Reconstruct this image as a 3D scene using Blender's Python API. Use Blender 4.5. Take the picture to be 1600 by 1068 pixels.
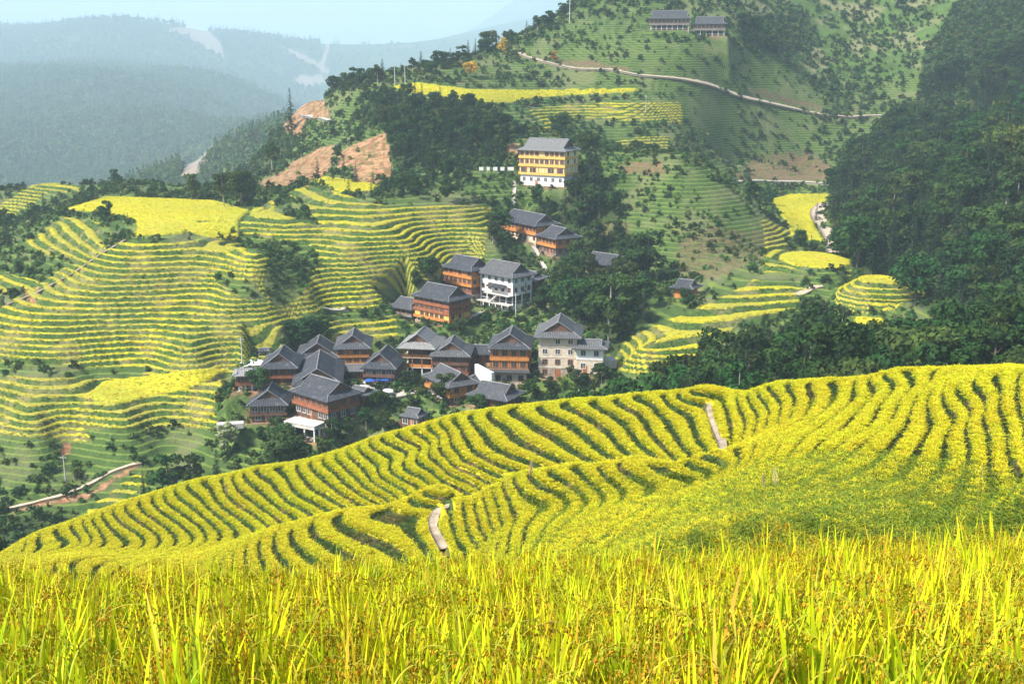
import bpy, math, random
import numpy as np

SC = bpy.context.scene
for _o in list(bpy.data.objects):
    bpy.data.objects.remove(_o)
COL = SC.collection
RNG = np.random.default_rng(7)
random.seed(7)

# ------------------------------------------------------------------ camera
F = 1778.0                      # focal length in pixels of the 1600 px wide photograph (40 mm lens)
PITCH = math.radians(-14.0)
CP, SP = math.cos(PITCH), math.sin(PITCH)
cam_d = bpy.data.cameras.new('camera')
cam_d.lens = 40.0
cam_d.sensor_width = 36.0
cam_d.clip_start = 0.1
cam_d.clip_end = 60000.0
cam = bpy.data.objects.new('camera', cam_d)
COL.objects.link(cam)
cam.location = (0, 0, 0)
cam.rotation_euler = (math.pi / 2 + PITCH, 0, 0)
SC.camera = cam

# ------------------------------------------------------------------ world, sun, exposure
SUN_EL, SUN_AZ = math.radians(48), math.radians(-118)      # azimuth clockwise from +Y: the sun stands to the left, a little behind
world = bpy.data.worlds.new('World')
SC.world = world
world.use_nodes = True
wn = world.node_tree
for n in list(wn.nodes):
    wn.nodes.remove(n)
wo = wn.nodes.new('ShaderNodeOutputWorld')
wb = wn.nodes.new('ShaderNodeBackground')
ws = wn.nodes.new('ShaderNodeTexSky')
ws.sky_type = 'NISHITA'
ws.sun_disc = False
ws.sun_elevation = SUN_EL
ws.sun_rotation = SUN_AZ
ws.air_density = 1.0
ws.dust_density = 1.0
wb.inputs['Strength'].default_value = 0.10
wn.links.new(ws.outputs[0], wb.inputs[0])
wn.links.new(wb.outputs[0], wo.inputs[0])

sun_d = bpy.data.lights.new('sun', 'SUN')
sun_d.energy = 5.0
sun_d.angle = math.radians(8.0)
sun_d.color = (1.0, 0.95, 0.86)
sun = bpy.data.objects.new('sun', sun_d)
COL.objects.link(sun)
_sd = (math.sin(SUN_AZ) * math.cos(SUN_EL), math.cos(SUN_AZ) * math.cos(SUN_EL), math.sin(SUN_EL))
sun.location = (_sd[0] * 50, _sd[1] * 50, _sd[2] * 50)
from mathutils import Vector, Matrix
sun.rotation_euler = Vector(_sd).to_track_quat('Z', 'Y').to_euler()

SC.view_settings.view_transform = 'Standard'
SC.view_settings.look = 'None'
SC.view_settings.gamma = 1.0
SC.view_settings.use_curve_mapping = False
SC.view_settings.exposure = 1.02
SC.render.engine = 'CYCLES'
SC.cycles.max_bounces = 5
SC.cycles.diffuse_bounces = 2
SC.cycles.glossy_bounces = 1
SC.cycles.transmission_bounces = 3
SC.cycles.transparent_max_bounces = 4
SC.cycles.volume_bounces = 2
SC.cycles.use_denoising = True
SC.cycles.use_adaptive_sampling = True
SC.cycles.adaptive_threshold = 0.02

# ------------------------------------------------------------------ helpers
def tag(o, label=None, cat=None, group=None, kind=None):
    if label: o['label'] = label
    if cat: o['category'] = cat
    if group: o['group'] = group
    if kind: o['kind'] = kind
    return o

def link(name, data, parent=None, mat=None):
    o = bpy.data.objects.new(name, data)
    COL.objects.link(o)
    if parent is not None:
        o.parent = parent
    if mat is not None and data is not None and not data.materials:
        data.materials.append(mat)
    return o

def mesh_np(name, verts, faces, mat=None, smooth=False):
    """verts (n,3); faces (m,k) array of equal length polygons"""
    me = bpy.data.meshes.new(name)
    verts = np.asarray(verts, dtype=np.float32); faces = np.asarray(faces, dtype=np.int32)
    k = faces.shape[1]
    me.vertices.add(len(verts)); me.vertices.foreach_set('co', verts.ravel())
    me.loops.add(faces.size); me.loops.foreach_set('vertex_index', faces.ravel())
    me.polygons.add(len(faces))
    me.polygons.foreach_set('loop_start', np.arange(0, faces.size, k, dtype=np.int32))
    me.polygons.foreach_set('loop_total', np.full(len(faces), k, dtype=np.int32))
    if smooth:
        me.polygons.foreach_set('use_smooth', np.ones(len(faces), dtype=bool))
    me.update(calc_edges=True)
    if mat is not None: me.materials.append(mat)
    return me

def attr(me, name, arr):
    a = me.attributes.new(name, 'FLOAT', 'POINT')
    a.data.foreach_set('value', np.ascontiguousarray(arr, dtype=np.float32).ravel())

# value noise, vectorised
_perm = np.random.default_rng(3).random((256, 256)).astype(np.float32)
def vnoise(x, y):
    xi = np.floor(x).astype(np.int64); yi = np.floor(y).astype(np.int64)
    fx = x - xi; fy = y - yi
    fx = fx * fx * (3 - 2 * fx); fy = fy * fy * (3 - 2 * fy)
    a = _perm[xi & 255, yi & 255]; b = _perm[(xi + 1) & 255, yi & 255]
    c = _perm[xi & 255, (yi + 1) & 255]; d = _perm[(xi + 1) & 255, (yi + 1) & 255]
    return (a * (1 - fx) + b * fx) * (1 - fy) + (c * (1 - fx) + d * fx) * fy
def fbm(x, y, s, octv=4):
    r = 0; amp = 1; t = 0
    for i in range(octv):
        r = r + amp * (vnoise(x / s + 17.3 * i, y / s + 5.1 * i) - .5); t += amp; amp *= .5; s *= .5
    return r / t
def sstep(a, b, x):
    t = np.clip((x - a) / (b - a), 0, 1)
    return t * t * (3 - 2 * t)

# the survey of the place: a sight line through (px, py) of the picture, followed for Y metres
def ray(px, py):
    u = (px - 800) / F; v = (534 - py) / F
    d = CP - v * SP
    return u / d, (SP + v * CP) / d          # X/Y and Z/Y
def at(px, py, Y):
    a, t = ray(px, py)
    return (a * Y, Y, t * Y)
def project(X, Y, Z):
    """inverse of ray(): where a point of the place stands in the survey picture"""
    cy = Y * CP + Z * SP; cz = -Y * SP + Z * CP
    return 800 + F * X / cy, 534 - F * cz / cy

# ------------------------------------------------------------------ terrain survey
def tps_fit(P, val, lam=1e-4):
    P = np.asarray(P, float); n = len(P)
    d = np.sqrt(((P[:, None] - P[None]) ** 2).sum(-1))
    K = np.where(d > 0, d * d * np.log(d + 1e-12), 0) + lam * np.eye(n)
    Q = np.hstack([np.ones((n, 1)), P])
    A = np.zeros((n + 3, n + 3)); A[:n, :n] = K; A[:n, n:] = Q; A[n:, :n] = Q.T
    w = np.linalg.solve(A, np.concatenate([val, np.zeros(3)]))
    return P.astype(np.float32), w.astype(np.float32)
def tps_eval(fit, a, L):
    P, w = fit; n = len(P)
    sh = a.shape; a = a.ravel().astype(np.float32); L = L.ravel().astype(np.float32)
    out = np.empty(len(a), np.float32)
    for i in range(0, len(a), 40000):
        x = a[i:i + 40000, None]; y = L[i:i + 40000, None]
        r2 = (x - P[None, :, 0]) ** 2 + (y - P[None, :, 1]) ** 2
        k = 0.5 * r2 * np.log(r2 + 1e-12)
        out[i:i + 40000] = k @ w[:n] + w[n] + w[n + 1] * x[:, 0] + w[n + 2] * y[:, 0]
    return out.reshape(sh)

near_pts = []    # (a, lnY, T)
def N(px, py, Y=None, Z=None):
    a, t = ray(px, py)
    if Y is None: Y = Z / t
    near_pts.append((a, math.log(Y), t)); return Y
def ND(px, Y, Z):                      # px at mid height only gives the bearing
    near_pts.append(((px - 800) / F / CP, math.log(Y), Z / Y))

STEP_N = 0.5
def zn(n): return -38.0 + STEP_N * (n - 1)
# terrace lines of the rear spur: level, points down the line
rear = {
 -22: [(95, 832), (112, 850)], -18: [(165, 806), (182, 828), (205, 850)], -14: [(245, 780), (262, 804), (305, 838)],
 -10: [(335, 764), (352, 792), (405, 830)], -6: [(430, 752), (455, 782), (505, 815)], -3: [(512, 747), (554, 781), (592, 803)],
 1: [(600, 744), (634, 789)], 2: [(622, 717), (630, 747), (671, 777)], 4: [(662, 699), (679, 736), (720, 762)],
 6: [(694, 702), (716, 729), (765, 753)], 8: [(737, 687), (776, 721), (832, 742)], 10: [(802, 669), (840, 699), (904, 731)],
 12: [(892, 659), (926, 687), (962, 717)], 14: [(958, 646), (990, 676), (1014, 704)], 16: [(1026, 635), (1050, 665), (1072, 701)],
 18: [(1106, 631), (1121, 665), (1130, 699)], 20: [(1160, 633), (1172, 663), (1166, 681)], 22: [(1202, 630), (1206, 654), (1200, 675)],
 24: [(1249, 622), (1246, 645), (1233, 666), (1185, 697)], 26: [(1320, 612), (1308, 638), (1281, 661), (1225, 697)],
 28: [(1379, 609), (1364, 635), (1325, 675), (1265, 715), (1170, 765)],
 30: [(1437, 609), (1411, 648), (1366, 690), (1307, 729), (1262, 757), (1150, 803), (1040, 845)],
 33: [(1490, 602), (1500, 657), (1490, 720), (1420, 790), (1330, 835)], 35: [(1530, 600), (1540, 651), (1560, 740), (1540, 820)],
 37: [(1600, 600), (1605, 660), (1630, 740), (1640, 830)], 42: [(1720, 600), (1740, 740), (1760, 850)],
 48: [(1850, 600), (1880, 800)],
}
for n_, pts_ in rear.items():
    for (px_, py_) in pts_: N(px_, py_, Z=zn(n_))
front = {
 6.5: [(681, 800), (671, 822), (690, 856)], 7.5: [(694, 792), (712, 852)], 9: [(731, 796), (754, 856)], 11: [(769, 800), (776, 837)],
 12.5: [(795, 800), (793, 837)], 14: [(859, 785), (825, 845)], 16: [(922, 785), (862, 849)], 20: [(1084, 747), (975, 800), (922, 838)],
 22: [(1136, 725), (1050, 792), (975, 840)], 25: [(1160, 745), (1080, 800), (1010, 845)],
}
for n_, pts_ in front.items():
    for (px_, py_) in pts_: N(px_, py_, Z=zn(n_))
# crest of the front spur
for px_, py_, n_ in [(380, 842, -2.4), (450, 822, 0), (560, 800, 3), (640, 780, 5.6), (700, 765, 8), (800, 748, 12), (900, 730, 15.5), (1000, 717, 19), (1100, 710, 22)]:
    y_ = N(px_, py_, Z=zn(n_))
# gully behind it
for px_, Y_, Z_ in [(450, 94.5, -41.5), (600, 91.0, -39), (720, 88.5, -37), (820, 87.5, -35.3), (920, 86, -33.6), (1010, 83.5, -31.8), (1090, 80.5, -30.2)]:
    ND(px_, Y_, Z_)
# skyline of the rear spur and what lies behind it
for px_, py_, Y_ in [(60, 834, 115), (150, 803, 116), (200, 785, 116), (300, 755, 114), (400, 733, 112), (500, 717, 110), (600, 683, 109), (700, 655, 108),
                     (800, 637, 107), (900, 627, 105), (1000, 618, 102), (1100, 608, 98), (1200, 605, 93), (1300, 597, 90), (1400, 582, 86), (1500, 578, 83), (1600, 577, 80), (1750, 570, 76)]:
    N(px_, py_, Y=Y_)
    a_, t_ = ray(px_, py_)
    for dY, dZ in [(9, 5.5), (24, 15), (55, 33)]:
        Yb = Y_ + dY
        near_pts.append((a_, math.log(Yb), (t_ * Y_ - dZ) / Yb))
# left end falls off
ND(-100, 120, -58); ND(-300, 115, -62); ND(-100, 90, -52); ND(-300, 90, -56); ND(60, 100, -46.5)
ND(1900, 90, -12); ND(2000, 130, -20)
# slope between the field at the camera's feet and the spurs
for px_ in (-200, 300, 800, 1300, 1900):
    k_ = (px_ - 800) / 800
    ND(px_, 9, -7.6); ND(px_, 14, -10.6 + k_); ND(px_, 28, -19 + 1.5 * k_); ND(px_, 45, -27 + 3.5 * k_)
ND(300, 66, -38); ND(0, 66, -42); ND(600, 66, -35); ND(200, 85, -43)

mid_pts = []
def M(px, py, Y=None, Z=None):
    a, t = ray(px, py)
    if Y is None: Y = Z / t
    mid_pts.append((a, math.log(Y), t))
def MD(px, Y, Z):
    mid_pts.append(((px - 800) / F / CP, math.log(Y), Z / Y))

for z_, pts_ in {
 -62: [(89, 438), (160, 459), (285, 454), (338, 454)],
 -53: [(180, 385), (250, 387), (320, 380), (400, 402)],
 -50: [(400, 330), (440, 350), (490, 345), (520, 345), (600, 345), (700, 335)],
 -56: [(391, 387), (462, 402), (500, 392), (540, 397), (640, 390), (750, 372)],
 -62.001: [(480, 450), (530, 435), (640, 425), (745, 402)],
 -67: [(500, 475), (560, 468), (640, 455)],
 -51.5: [(120, 322), (250, 312), (370, 330), (215, 362), (350, 358)],
 -46: [(540, 287), (580, 313), (495, 292)],
 -66.2: [(0, 470), (150, 490), (280, 488)],
 -71.5: [(0, 530), (100, 536), (300, 540)],
 -84: [(330, 650), (200, 658), (60, 662), (0, 650)],
 -90: [(250, 700), (100, 702), (-100, 700)],
}.items():
    for p_ in pts_: M(*p_, Z=z_)
for p_ in """100 345 390;40 380 370;0 430 340;60 290 520;0 340 500;-100 400 420;200 290 480;330 305 470;-100 300 520
1046 49 592;1110 58 590;1150 76 594;1200 60 630;150 560 283;240 562 284;360 552 286;400 572 279;0 575 281;150 587 279;215 590 278;350 581 281;250 603 274;130 622 266;350 592 277;0 770 244;220 725 249;100 775 240;0 800 236;100 825 230;-100 800 240
450 600 266;370 600 270;500 690 250;400 670 254;300 750 242;200 800 236;600 600 272;550 600 270;880 590 275;660 590 275;700 580 282;602 575 285
550 560 292;500 530 295;420 540 285;610 540 300;680 510 315;780 490 322;735 455 335;800 435 345;860 400 368;800 370 380;840 293 400;770 265 418
700 275 420;700 300 395;770 330 385;950 400 365;900 450 330;950 500 300;980 560 272;1000 600 262;1050 450 325;700 620 262;800 600 270;620 660 252
1050 250 400;1000 290 395;950 260 404;1100 300 385;1180 330 388;1215 352 394;1060 350 370;1100 400 352;1200 392 370;960 330 385;900 320 392;880 290 402
1250 380 385;1290 335 440;1150 290 560;1250 290 560;1200 250 550;1100 230 530;950 215 510;1000 180 530;900 145 550;1100 120 570;1070 50 600;1300 180 600
1250 100 640;1300 30 700;1500 60 650;1400 150 620;1500 200 520;1600 150 520;1600 0 680;1400 -100 800;1100 -60 700;1800 0 700;1800 200 400;1250 -60 760
560 290 430;620 280 436;700 240 450;700 170 500;600 200 490;740 150 520;850 200 480;640 135 545;560 125 575;800 110 570;850 250 430;780 230 440
520 180 560;520 240 500;480 270 470;430 290 455;1400 400 350;1400 300 420;1500 300 370;1600 300 330;1600 400 290;1500 400 320;1450 462 292;1590 450 262
1300 395 372;1310 430 360;1400 220 520;1750 350 270;1750 480 240;1320 300 470
1275 402 340;1225 408 335;1330 410 338;1275 392 352;1180 440 320;1375 425 312;1290 470 308;1200 530 275;1100 540 272;1330 520 285;1350 500 292;1400 490 292;1240 460 312;1600 480 255
1000 545 268;1050 500 290;1120 465 308;1150 450 314;1050 530 275""".replace('\n', ';').split(';'):
    a_, b_, c_ = map(float, p_.split()); M(a_, b_, Y=c_)
M(363, 470, Y=298); M(330, 500, Y=294); M(377, 491, Y=296); M(455, 495, Y=303); M(1240, 308, Z=-59.5); M(1260, 345, Z=-60.5)
# skyline of the upper hill; ground falls behind it
for px_, py_, Y_ in [(480, 160, 640), (520, 140, 610), (600, 118, 600), (700, 100, 615), (780, 72, 640), (850, 40, 660), (905, 5, 690), (950, -30, 720)]:
    M(px_, py_, Y=Y_)
    a_, t_ = ray(px_, py_)
    for dY, dZ in [(60, 22), (180, 75)]:
        mid_pts.append((a_, math.log(Y_ + dY), (t_ * Y_ - dZ) / (Y_ + dY)))
# valley on the left beyond the near hill, far wooded hill, farther ridges
MD(0, 600, -88); MD(150, 620, -92); MD(300, 620, -88); MD(-200, 640, -95); MD(420, 610, -75)
for p_ in """430 220 690;450 180 740;400 250 640;330 235 720;200 270 720;80 270 720;0 250 730;330 190 800;200 150 850;60 142 860;-100 142 880;300 138 890;200 205 780;60 205 780;-100 205 790;330 120 960;200 122 930;60 118 930;-100 118 940
420 160 1000;300 130 1010;180 110 1020;50 110 1020;-120 100 1050;430 150 1080;330 82 1120;260 55 1140;190 36 1150;100 40 1160;0 50 1160;-150 40 1180""".replace('\n', ';').split(';'):
    a_, b_, c_ = map(float, p_.split()); M(a_, b_, Y=c_)
for px_ in (-150, 50, 250, 400):
    MD(px_, 1450, -110)
MD(550, 1100, -110); MD(700, 1100, -110); MD(600, 900, -80); MD(900, 1200, -60); MD(1300, 1200, 60); MD(1700, 1200, 70); MD(1500, 950, 60)
for p_ in """510 150 1700;450 118 1750;380 90 1900;300 60 2000;430 60 2050;250 40 2100;520 125 2000;600 110 2100;750 80 2300;850 20 2500;500 60 2500;0 20 2100""".replace('\n', ';').split(';'):
    a_, b_, c_ = map(float, p_.split()); M(a_, b_, Y=c_)
for px_ in (-300, 100, 500, 900, 1300, 1800):
    MD(px_, 2400, 225)
MD(1300, 2000, 120); MD(1800, 2000, 120)
# hidden ground at the foot of the near hill
for px_, Y_, Z_ in [(-200, 205, -105), (100, 205, -102), (300, 205, -99), (500, 205, -92), (700, 205, -86), (900, 205, -78), (1100, 205, -66), (1300, 205, -60), (1500, 205, -58), (1750, 205, -50),
                    (-200, 160, -95), (300, 160, -85), (700, 160, -70), (1000, 160, -58), (1300, 160, -48), (1600, 160, -45), (1800, 160, -38),
                    (1150, 240, -68), (1300, 250, -64), (1480, 245, -60), (1480, 275, -61)]:
    MD(px_, Y_, Z_)

# beyond 620 m the sight lines run on farther than first paced out
L6 = math.log(620)
def far_L(a, L):
    w = max(float(sstep(-.11, -.18, a)), float(sstep(math.log(820), math.log(1000), L)))
    return L if L < L6 else L6 + (1 + 1.3 * w) * (L - L6) + .9 * float(sstep(math.log(635), math.log(690), L)) * float(sstep(-.11, -.18, a))
mid_pts = [(a, far_L(a, L), t) for a, L, t in mid_pts if L < 7.9]
for _px in (-250, -100, 50, 180, 290):
    for _Y, _T in ((820, -.155), (1250, -.135)):
        mid_pts.append(((_px - 800) / F / CP, math.log(_Y), _T - (.02 if _px < 100 else 0)))
nf = tps_fit([p[:2] for p in near_pts], np.array([p[2] for p in near_pts]), 1e-5)
mf = tps_fit([p[:2] for p in mid_pts], np.array([p[2] for p in mid_pts]), 4e-5)

A_COLS = np.linspace(-0.58, 0.58, 830)
rows = np.concatenate([np.arange(9, 44, 1.0), np.arange(44, 52, .5), np.arange(52, 122, .3), np.geomspace(122, 236, 50)[:-1],
                       np.arange(236, 470, .52), np.arange(470, 720, 1.4), np.geomspace(722, 7600, 225)[:-1], np.geomspace(7600, 24000, 40)])
R, CC = len(rows), len(A_COLS)
AG, YG = np.meshgrid(A_COLS, rows)
LG = np.log(YG)
XG = AG * YG
T = np.empty_like(YG)
i1 = np.searchsorted(rows, 150); i2 = np.searchsorted(rows, 190)
T[:i2] = tps_eval(nf, AG[:i2], LG[:i2])
Tm = tps_eval(mf, AG[i1:], LG[i1:])
wgt = sstep(150, 190, YG[i1:i2])
T[i1:i2] = T[i1:i2] * (1 - wgt) + Tm[:i2 - i1] * wgt
T[i2:] = Tm[i2 - i1:]
H0 = T * YG                                        # smooth survey height

# ------------------------------------------------------------------ the village: where every house stands
# name, (px, py, Y) of an anchor on the base, anchor in half sizes, yaw deg, width, depth, storeys [(height, style)], roof (rise, ridge axis, tone), label
W_, O_, R_, B_, G_, C_, S_, YE, OP, PO = 'white', 'orange', 'red', 'brown', 'grey', 'cream', 'stone', 'yellow', 'open', 'posts'
HOUSES = [
 ('timber_house', (796, 604, 270), (0, -1), -5, 8.4, 11, [(4.0, C_), (2.9, O_), (2.9, O_)], (3.3, 'y', 0), 'orange timber house with a skirt roof over a cream masonry ground floor', 1),
 ('masonry_house', (871, 590, 270), (0, -1), -6, 9.4, 11.5, [(2.6, S_), (2.6, C_), (2.6, C_), (2.5, C_)], (3.6, 'y', .25), 'tall cream masonry house with a big grey gabled roof, rightmost of the village', 0),
 ('annex_house', (921, 584, 268), (0, -1), -8, 6.4, 6, [(3.6, C_), (2.9, W_)], (1.4, 'x', .3), 'low cream and white annex stepping down beside the tall masonry house', 0),
 ('timber_house', (652, 590, 280), (0, -1), -9, 7.9, 10.5, [(2.7, PO), (2.6, OP), (2.6, OP)], (3.4, 'y', .9), 'unfinished open timber frame house on white posts under a pale grey roof', 0),
 ('timber_house', (704, 598, 276), (0, -1), -4, 8.0, 9.5, [(2.3, B_), (2.5, R_), (2.3, B_)], (3.2, 'y', .2), 'dark roofed house with a reddish balcony right of the open frame house', 0),
 ('timber_house', (593, 601, 272), (0, -1), -7, 6.8, 11, [(2.2, B_), (2.2, B_)], (3.4, 'y', 0), 'dark brown low house with a blue awning facing the paved yard', 2),
 ('timber_house', (552, 583, 287), (0, -1), 4, 7.3, 10.5, [(2.3, R_), (2.2, O_), (2.3, O_)], (3.2, 'y', .1), 'orange timber house with two balconies above the small red porch', 0),
 ('longhouse', (497, 630, 262), (0, -1), 7, 9.8, 20, [(2.4, B_), (2.4, B_)], (3.6, 'y', 0), 'longest dark tiled house whose roof ridge runs straight up the slope', 0),
 ('timber_house', (497, 589, 286), (0, -1), 5, 9.2, 11, [(2.6, B_), (2.7, B_)], (3.6, 'y', 0), 'dark tiled house joined behind the longest roof at the top left of the village', 0),
 ('timber_house', (437, 603, 270), (0, -1), 3, 7.2, 10.5, [(2.2, B_), (2.5, R_)], (3.3, 'y', 0), 'brown house with white window panels beside the small white shed', 0),
 ('timber_house', (420, 660, 255), (0, -1), 4, 7.4, 9, [(2.0, B_), (2.4, B_)], (3.2, 'y', 0), 'weathered dark house at the lower left corner of the village', 0),
 ('timber_house', (514, 664, 248), (1, -1), -42, 12, 8.6, [(3.0, B_), (2.9, R_)], (3.2, 'x', 0), 'long reddish brown house with two rows of windows above the white balcony', 0),
 ('terrace_house', (492, 690, 243), (1, -1), -28, 8.6, 4.0, [(2.8, PO), (.8, 'concrete')], None, 'white balustrade terrace on square posts below the long reddish house', 0),
 ('stilt_house', (384, 611, 262), (0, -1), 8, 3.4, 4, [(1.7, PO), (2.4, R_)], (1.0, 'x', 1), 'tiny orange stilt house with a pale roof at the left edge of the village', 0),
 ('shed', (640, 668, 250), (0, -1), -25, 4.6, 4.6, [(2.6, B_)], (1.5, 'x', .2), 'small dark shed roof among the bushes below the paved yard', 0),
 ('timber_house', (704, 634, 261), (1, -1), -58, 11.5, 6.6, [(2.2, B_), (2.6, O_)], (2.8, 'x', .1), 'bright orange house set at an angle with its gable towards the round tree', 0),
 ('timber_house', (790, 641, 252), (1, -1), -30, 9, 6.5, [(2.6, B_)], (2.6, 'x', .1), 'low dark tiled roof below the white retaining wall', 0),
 ('timber_house', (702, 509, 312), (1, -1), -41, 13.2, 8.2, [(1.0, PO), (2.1, YE), (2.0, R_), (2.0, R_)], (3.2, 'x', 0), 'three storey orange and red house standing alone on the middle slope', 0),
 ('timber_house', (643, 503, 322), (1, -1), -38, 7.5, 6, [(1.6, G_), (2.2, G_)], (2.4, 'x', .1), 'grey weathered house tucked against the three storey orange house', 0),
 ('timber_house', (737, 460, 333), (1, -1), -45, 11.5, 7.6, [(2.3, R_), (2.4, O_), (2.4, O_)], (3.2, 'x', 0), 'orange house with three rows of windows touching the white house', 0),
 ('masonry_house', (801, 490, 325), (1, -1), -44, 13.5, 8.2, [(2.6, W_), (2.7, PO), (2.7, W_), (2.7, W_)], (3.4, 'x', .2), 'white four storey house with an outside stair and open concrete floor', 3),
 ('timber_house', (833, 462, 334), (1, -1), -30, 6.5, 6.5, [(2.4, B_), (2.2, B_)], (2.2, 'x', .4), 'brown house half hidden behind the right end of the white house', 0),
 ('longhouse', (838, 380, 368), (1, -1), -56, 20, 8.2, [(2.6, C_), (3.0, O_)], (3.2, 'x', 0), 'long orange house stepping up the slope under the yellow hotel', 0),
 ('timber_house', (869, 401, 357), (1, -1), -58, 9.5, 8.4, [(2.8, G_), (2.8, O_)], (3.0, 'x', 0), 'orange topped house at the lower end of the long slope building', 0),
 ('timber_house', (958, 430, 350), (1, -1), -42, 11.5, 7.0, [(3.0, B_)], (2.8, 'x', 0), 'dark house with a broad roof between the trees right of the slope building', 0),
 ('hotel', (881, 292, 398), (1, -1), -28, 17.0, 10.5, [(3.8, W_), (2.9, YE), (2.8, YE), (2.7, YE)], (3.8, 'x', .6), 'large yellow hotel with orange balconies on a white base', 4),
 ('longhouse', (1046, 47, 590), (0, -1), -8, 19, 9, [(2.4, PO), (3.0, G_)], (4.0, 'x', .1), 'left of the two grey timber houses on the hilltop', 0),
 ('longhouse', (1108, 56, 588), (0, -1), -10, 15, 9, [(2.6, PO), (3.0, G_)], (3.6, 'x', .1), 'right of the two grey timber houses on the hilltop', 0),
 ('timber_house', (1066, 467, 318), (0, -1), -30, 5.0, 5, [(3.2, O_)], (2.0, 'x', 0), 'little orange hut with a dark roof below the brown cutting', 0),
 ('shed', (413, 562, 288), (0, -1), 5, 2.6, 2.6, [(2.3, W_)], (.5, 'x', 0), 'small white shed behind the houses at the upper left of the village', 0),
 ('hut', (752, 566, 284), (0, -1), -4, 4.6, 5, [(2.4, B_)], (1.6, 'x', 0), 'small dark roofed hut between the reddish balcony house and the cream based house', 0),
 ('hut', (734, 612, 268), (0, -1), -20, 3.4, 3.6, [(2.2, B_)], (1.3, 'y', 0), 'tiny dark hut below the reddish balcony house beside the white wall', 0),
 ('hut', (556, 632, 258), (0, -1), -35, 4.0, 4.0, [(2.6, O_)], (1.4, 'x', .2), 'small orange hut behind the long reddish brown house', 0),
 ('porch_house', (551, 592, 279), (0, -1), 0, 5.4, 3, [(2.3, R_)], (1.1, 'x', .3), 'small red porch in front of the orange house with two balconies', 0),
]
def house_frame(h):
    (px, py, Y), (ax, ay), yaw, w, d = h[1], h[2], math.radians(h[3]), h[4], h[5]
    X, Y, Z = at(px, py, Y); c, s = math.cos(yaw), math.sin(yaw)
    lx, ly = -ax * w / 2, -ay * d / 2
    return X + c * lx - s * ly, Y + s * lx + c * ly, Z, yaw

# ------------------------------------------------------------------ land cover, fixed to the ground
PXG, PYG = project(XG, YG, H0)
_j = 1.0
JX = PXG + 9 * fbm(XG, YG, 9.0) * np.clip(300 / YG, .3, 3); JY = PYG + 6 * fbm(XG + 500, YG, 9.0) * np.clip(300 / YG, .3, 3)
def inpoly(px, py, poly):
    c = np.zeros(px.shape, bool); n = len(poly); j = n - 1
    for i in range(n):
        xi, yi = poly[i]; xj, yj = poly[j]
        if yi != yj:
            c ^= ((yi > py) != (yj > py)) & (px < (xj - xi) * (py - yi) / (yj - yi) + xi)
        j = i
    return c
def blur(m, k=1):
    m = m.astype(np.float32)
    for _ in range(k):
        p = np.pad(m, 1, mode='edge')
        m = (p[1:-1, 1:-1] * 2 + p[:-2, 1:-1] + p[2:, 1:-1] + p[1:-1, :-2] + p[1:-1, 2:]) / 6
    return m
def region(polys, y0, y1, jit=True, k=1):
    m = np.zeros(H0.shape, bool)
    a, b = np.searchsorted(rows, y0), np.searchsorted(rows, y1)
    X_, Y_ = (PXG + jit * (JX - PXG), PYG + jit * (JY - PYG))
    for poly in polys:
        xs = [p[0] for p in poly]
        m[a:b] |= inpoly(X_[a:b], Y_[a:b], poly)
    return blur(m, k)
def P(s): 
    v = list(map(float, s.split())); return list(zip(v[::2], v[1::2]))

# round terraced knoll and the round field beside it
CX, CY = at(1375, 448, 306)[0], 306.0
rr = np.sqrt((XG - CX) ** 2 + (YG - CY) ** 2) * (1 + .05 * np.sin(3 * np.arctan2(YG - CY, XG - CX)))
k_ = sstep(19, 13.5, rr)
H = H0 * (1 - k_) + np.minimum(H0, -62.6) * k_
knoll = -62.6 + 3.5 * np.clip((11.8 - rr) / 5.6, 0, 1)
H = np.where(rr < 11.8, np.maximum(knoll, -62.6), H)
EX, EY = at(1272, 405, 338)[0], 338.0
er = np.sqrt(((XG - EX) / 10.0) ** 2 + ((YG - EY) / 14.5) ** 2)
H = H * (1 - sstep(1.35, 1.02, er)) + -59.0 * sstep(1.35, 1.02, er)
roundf = (er < 1.0)

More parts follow.
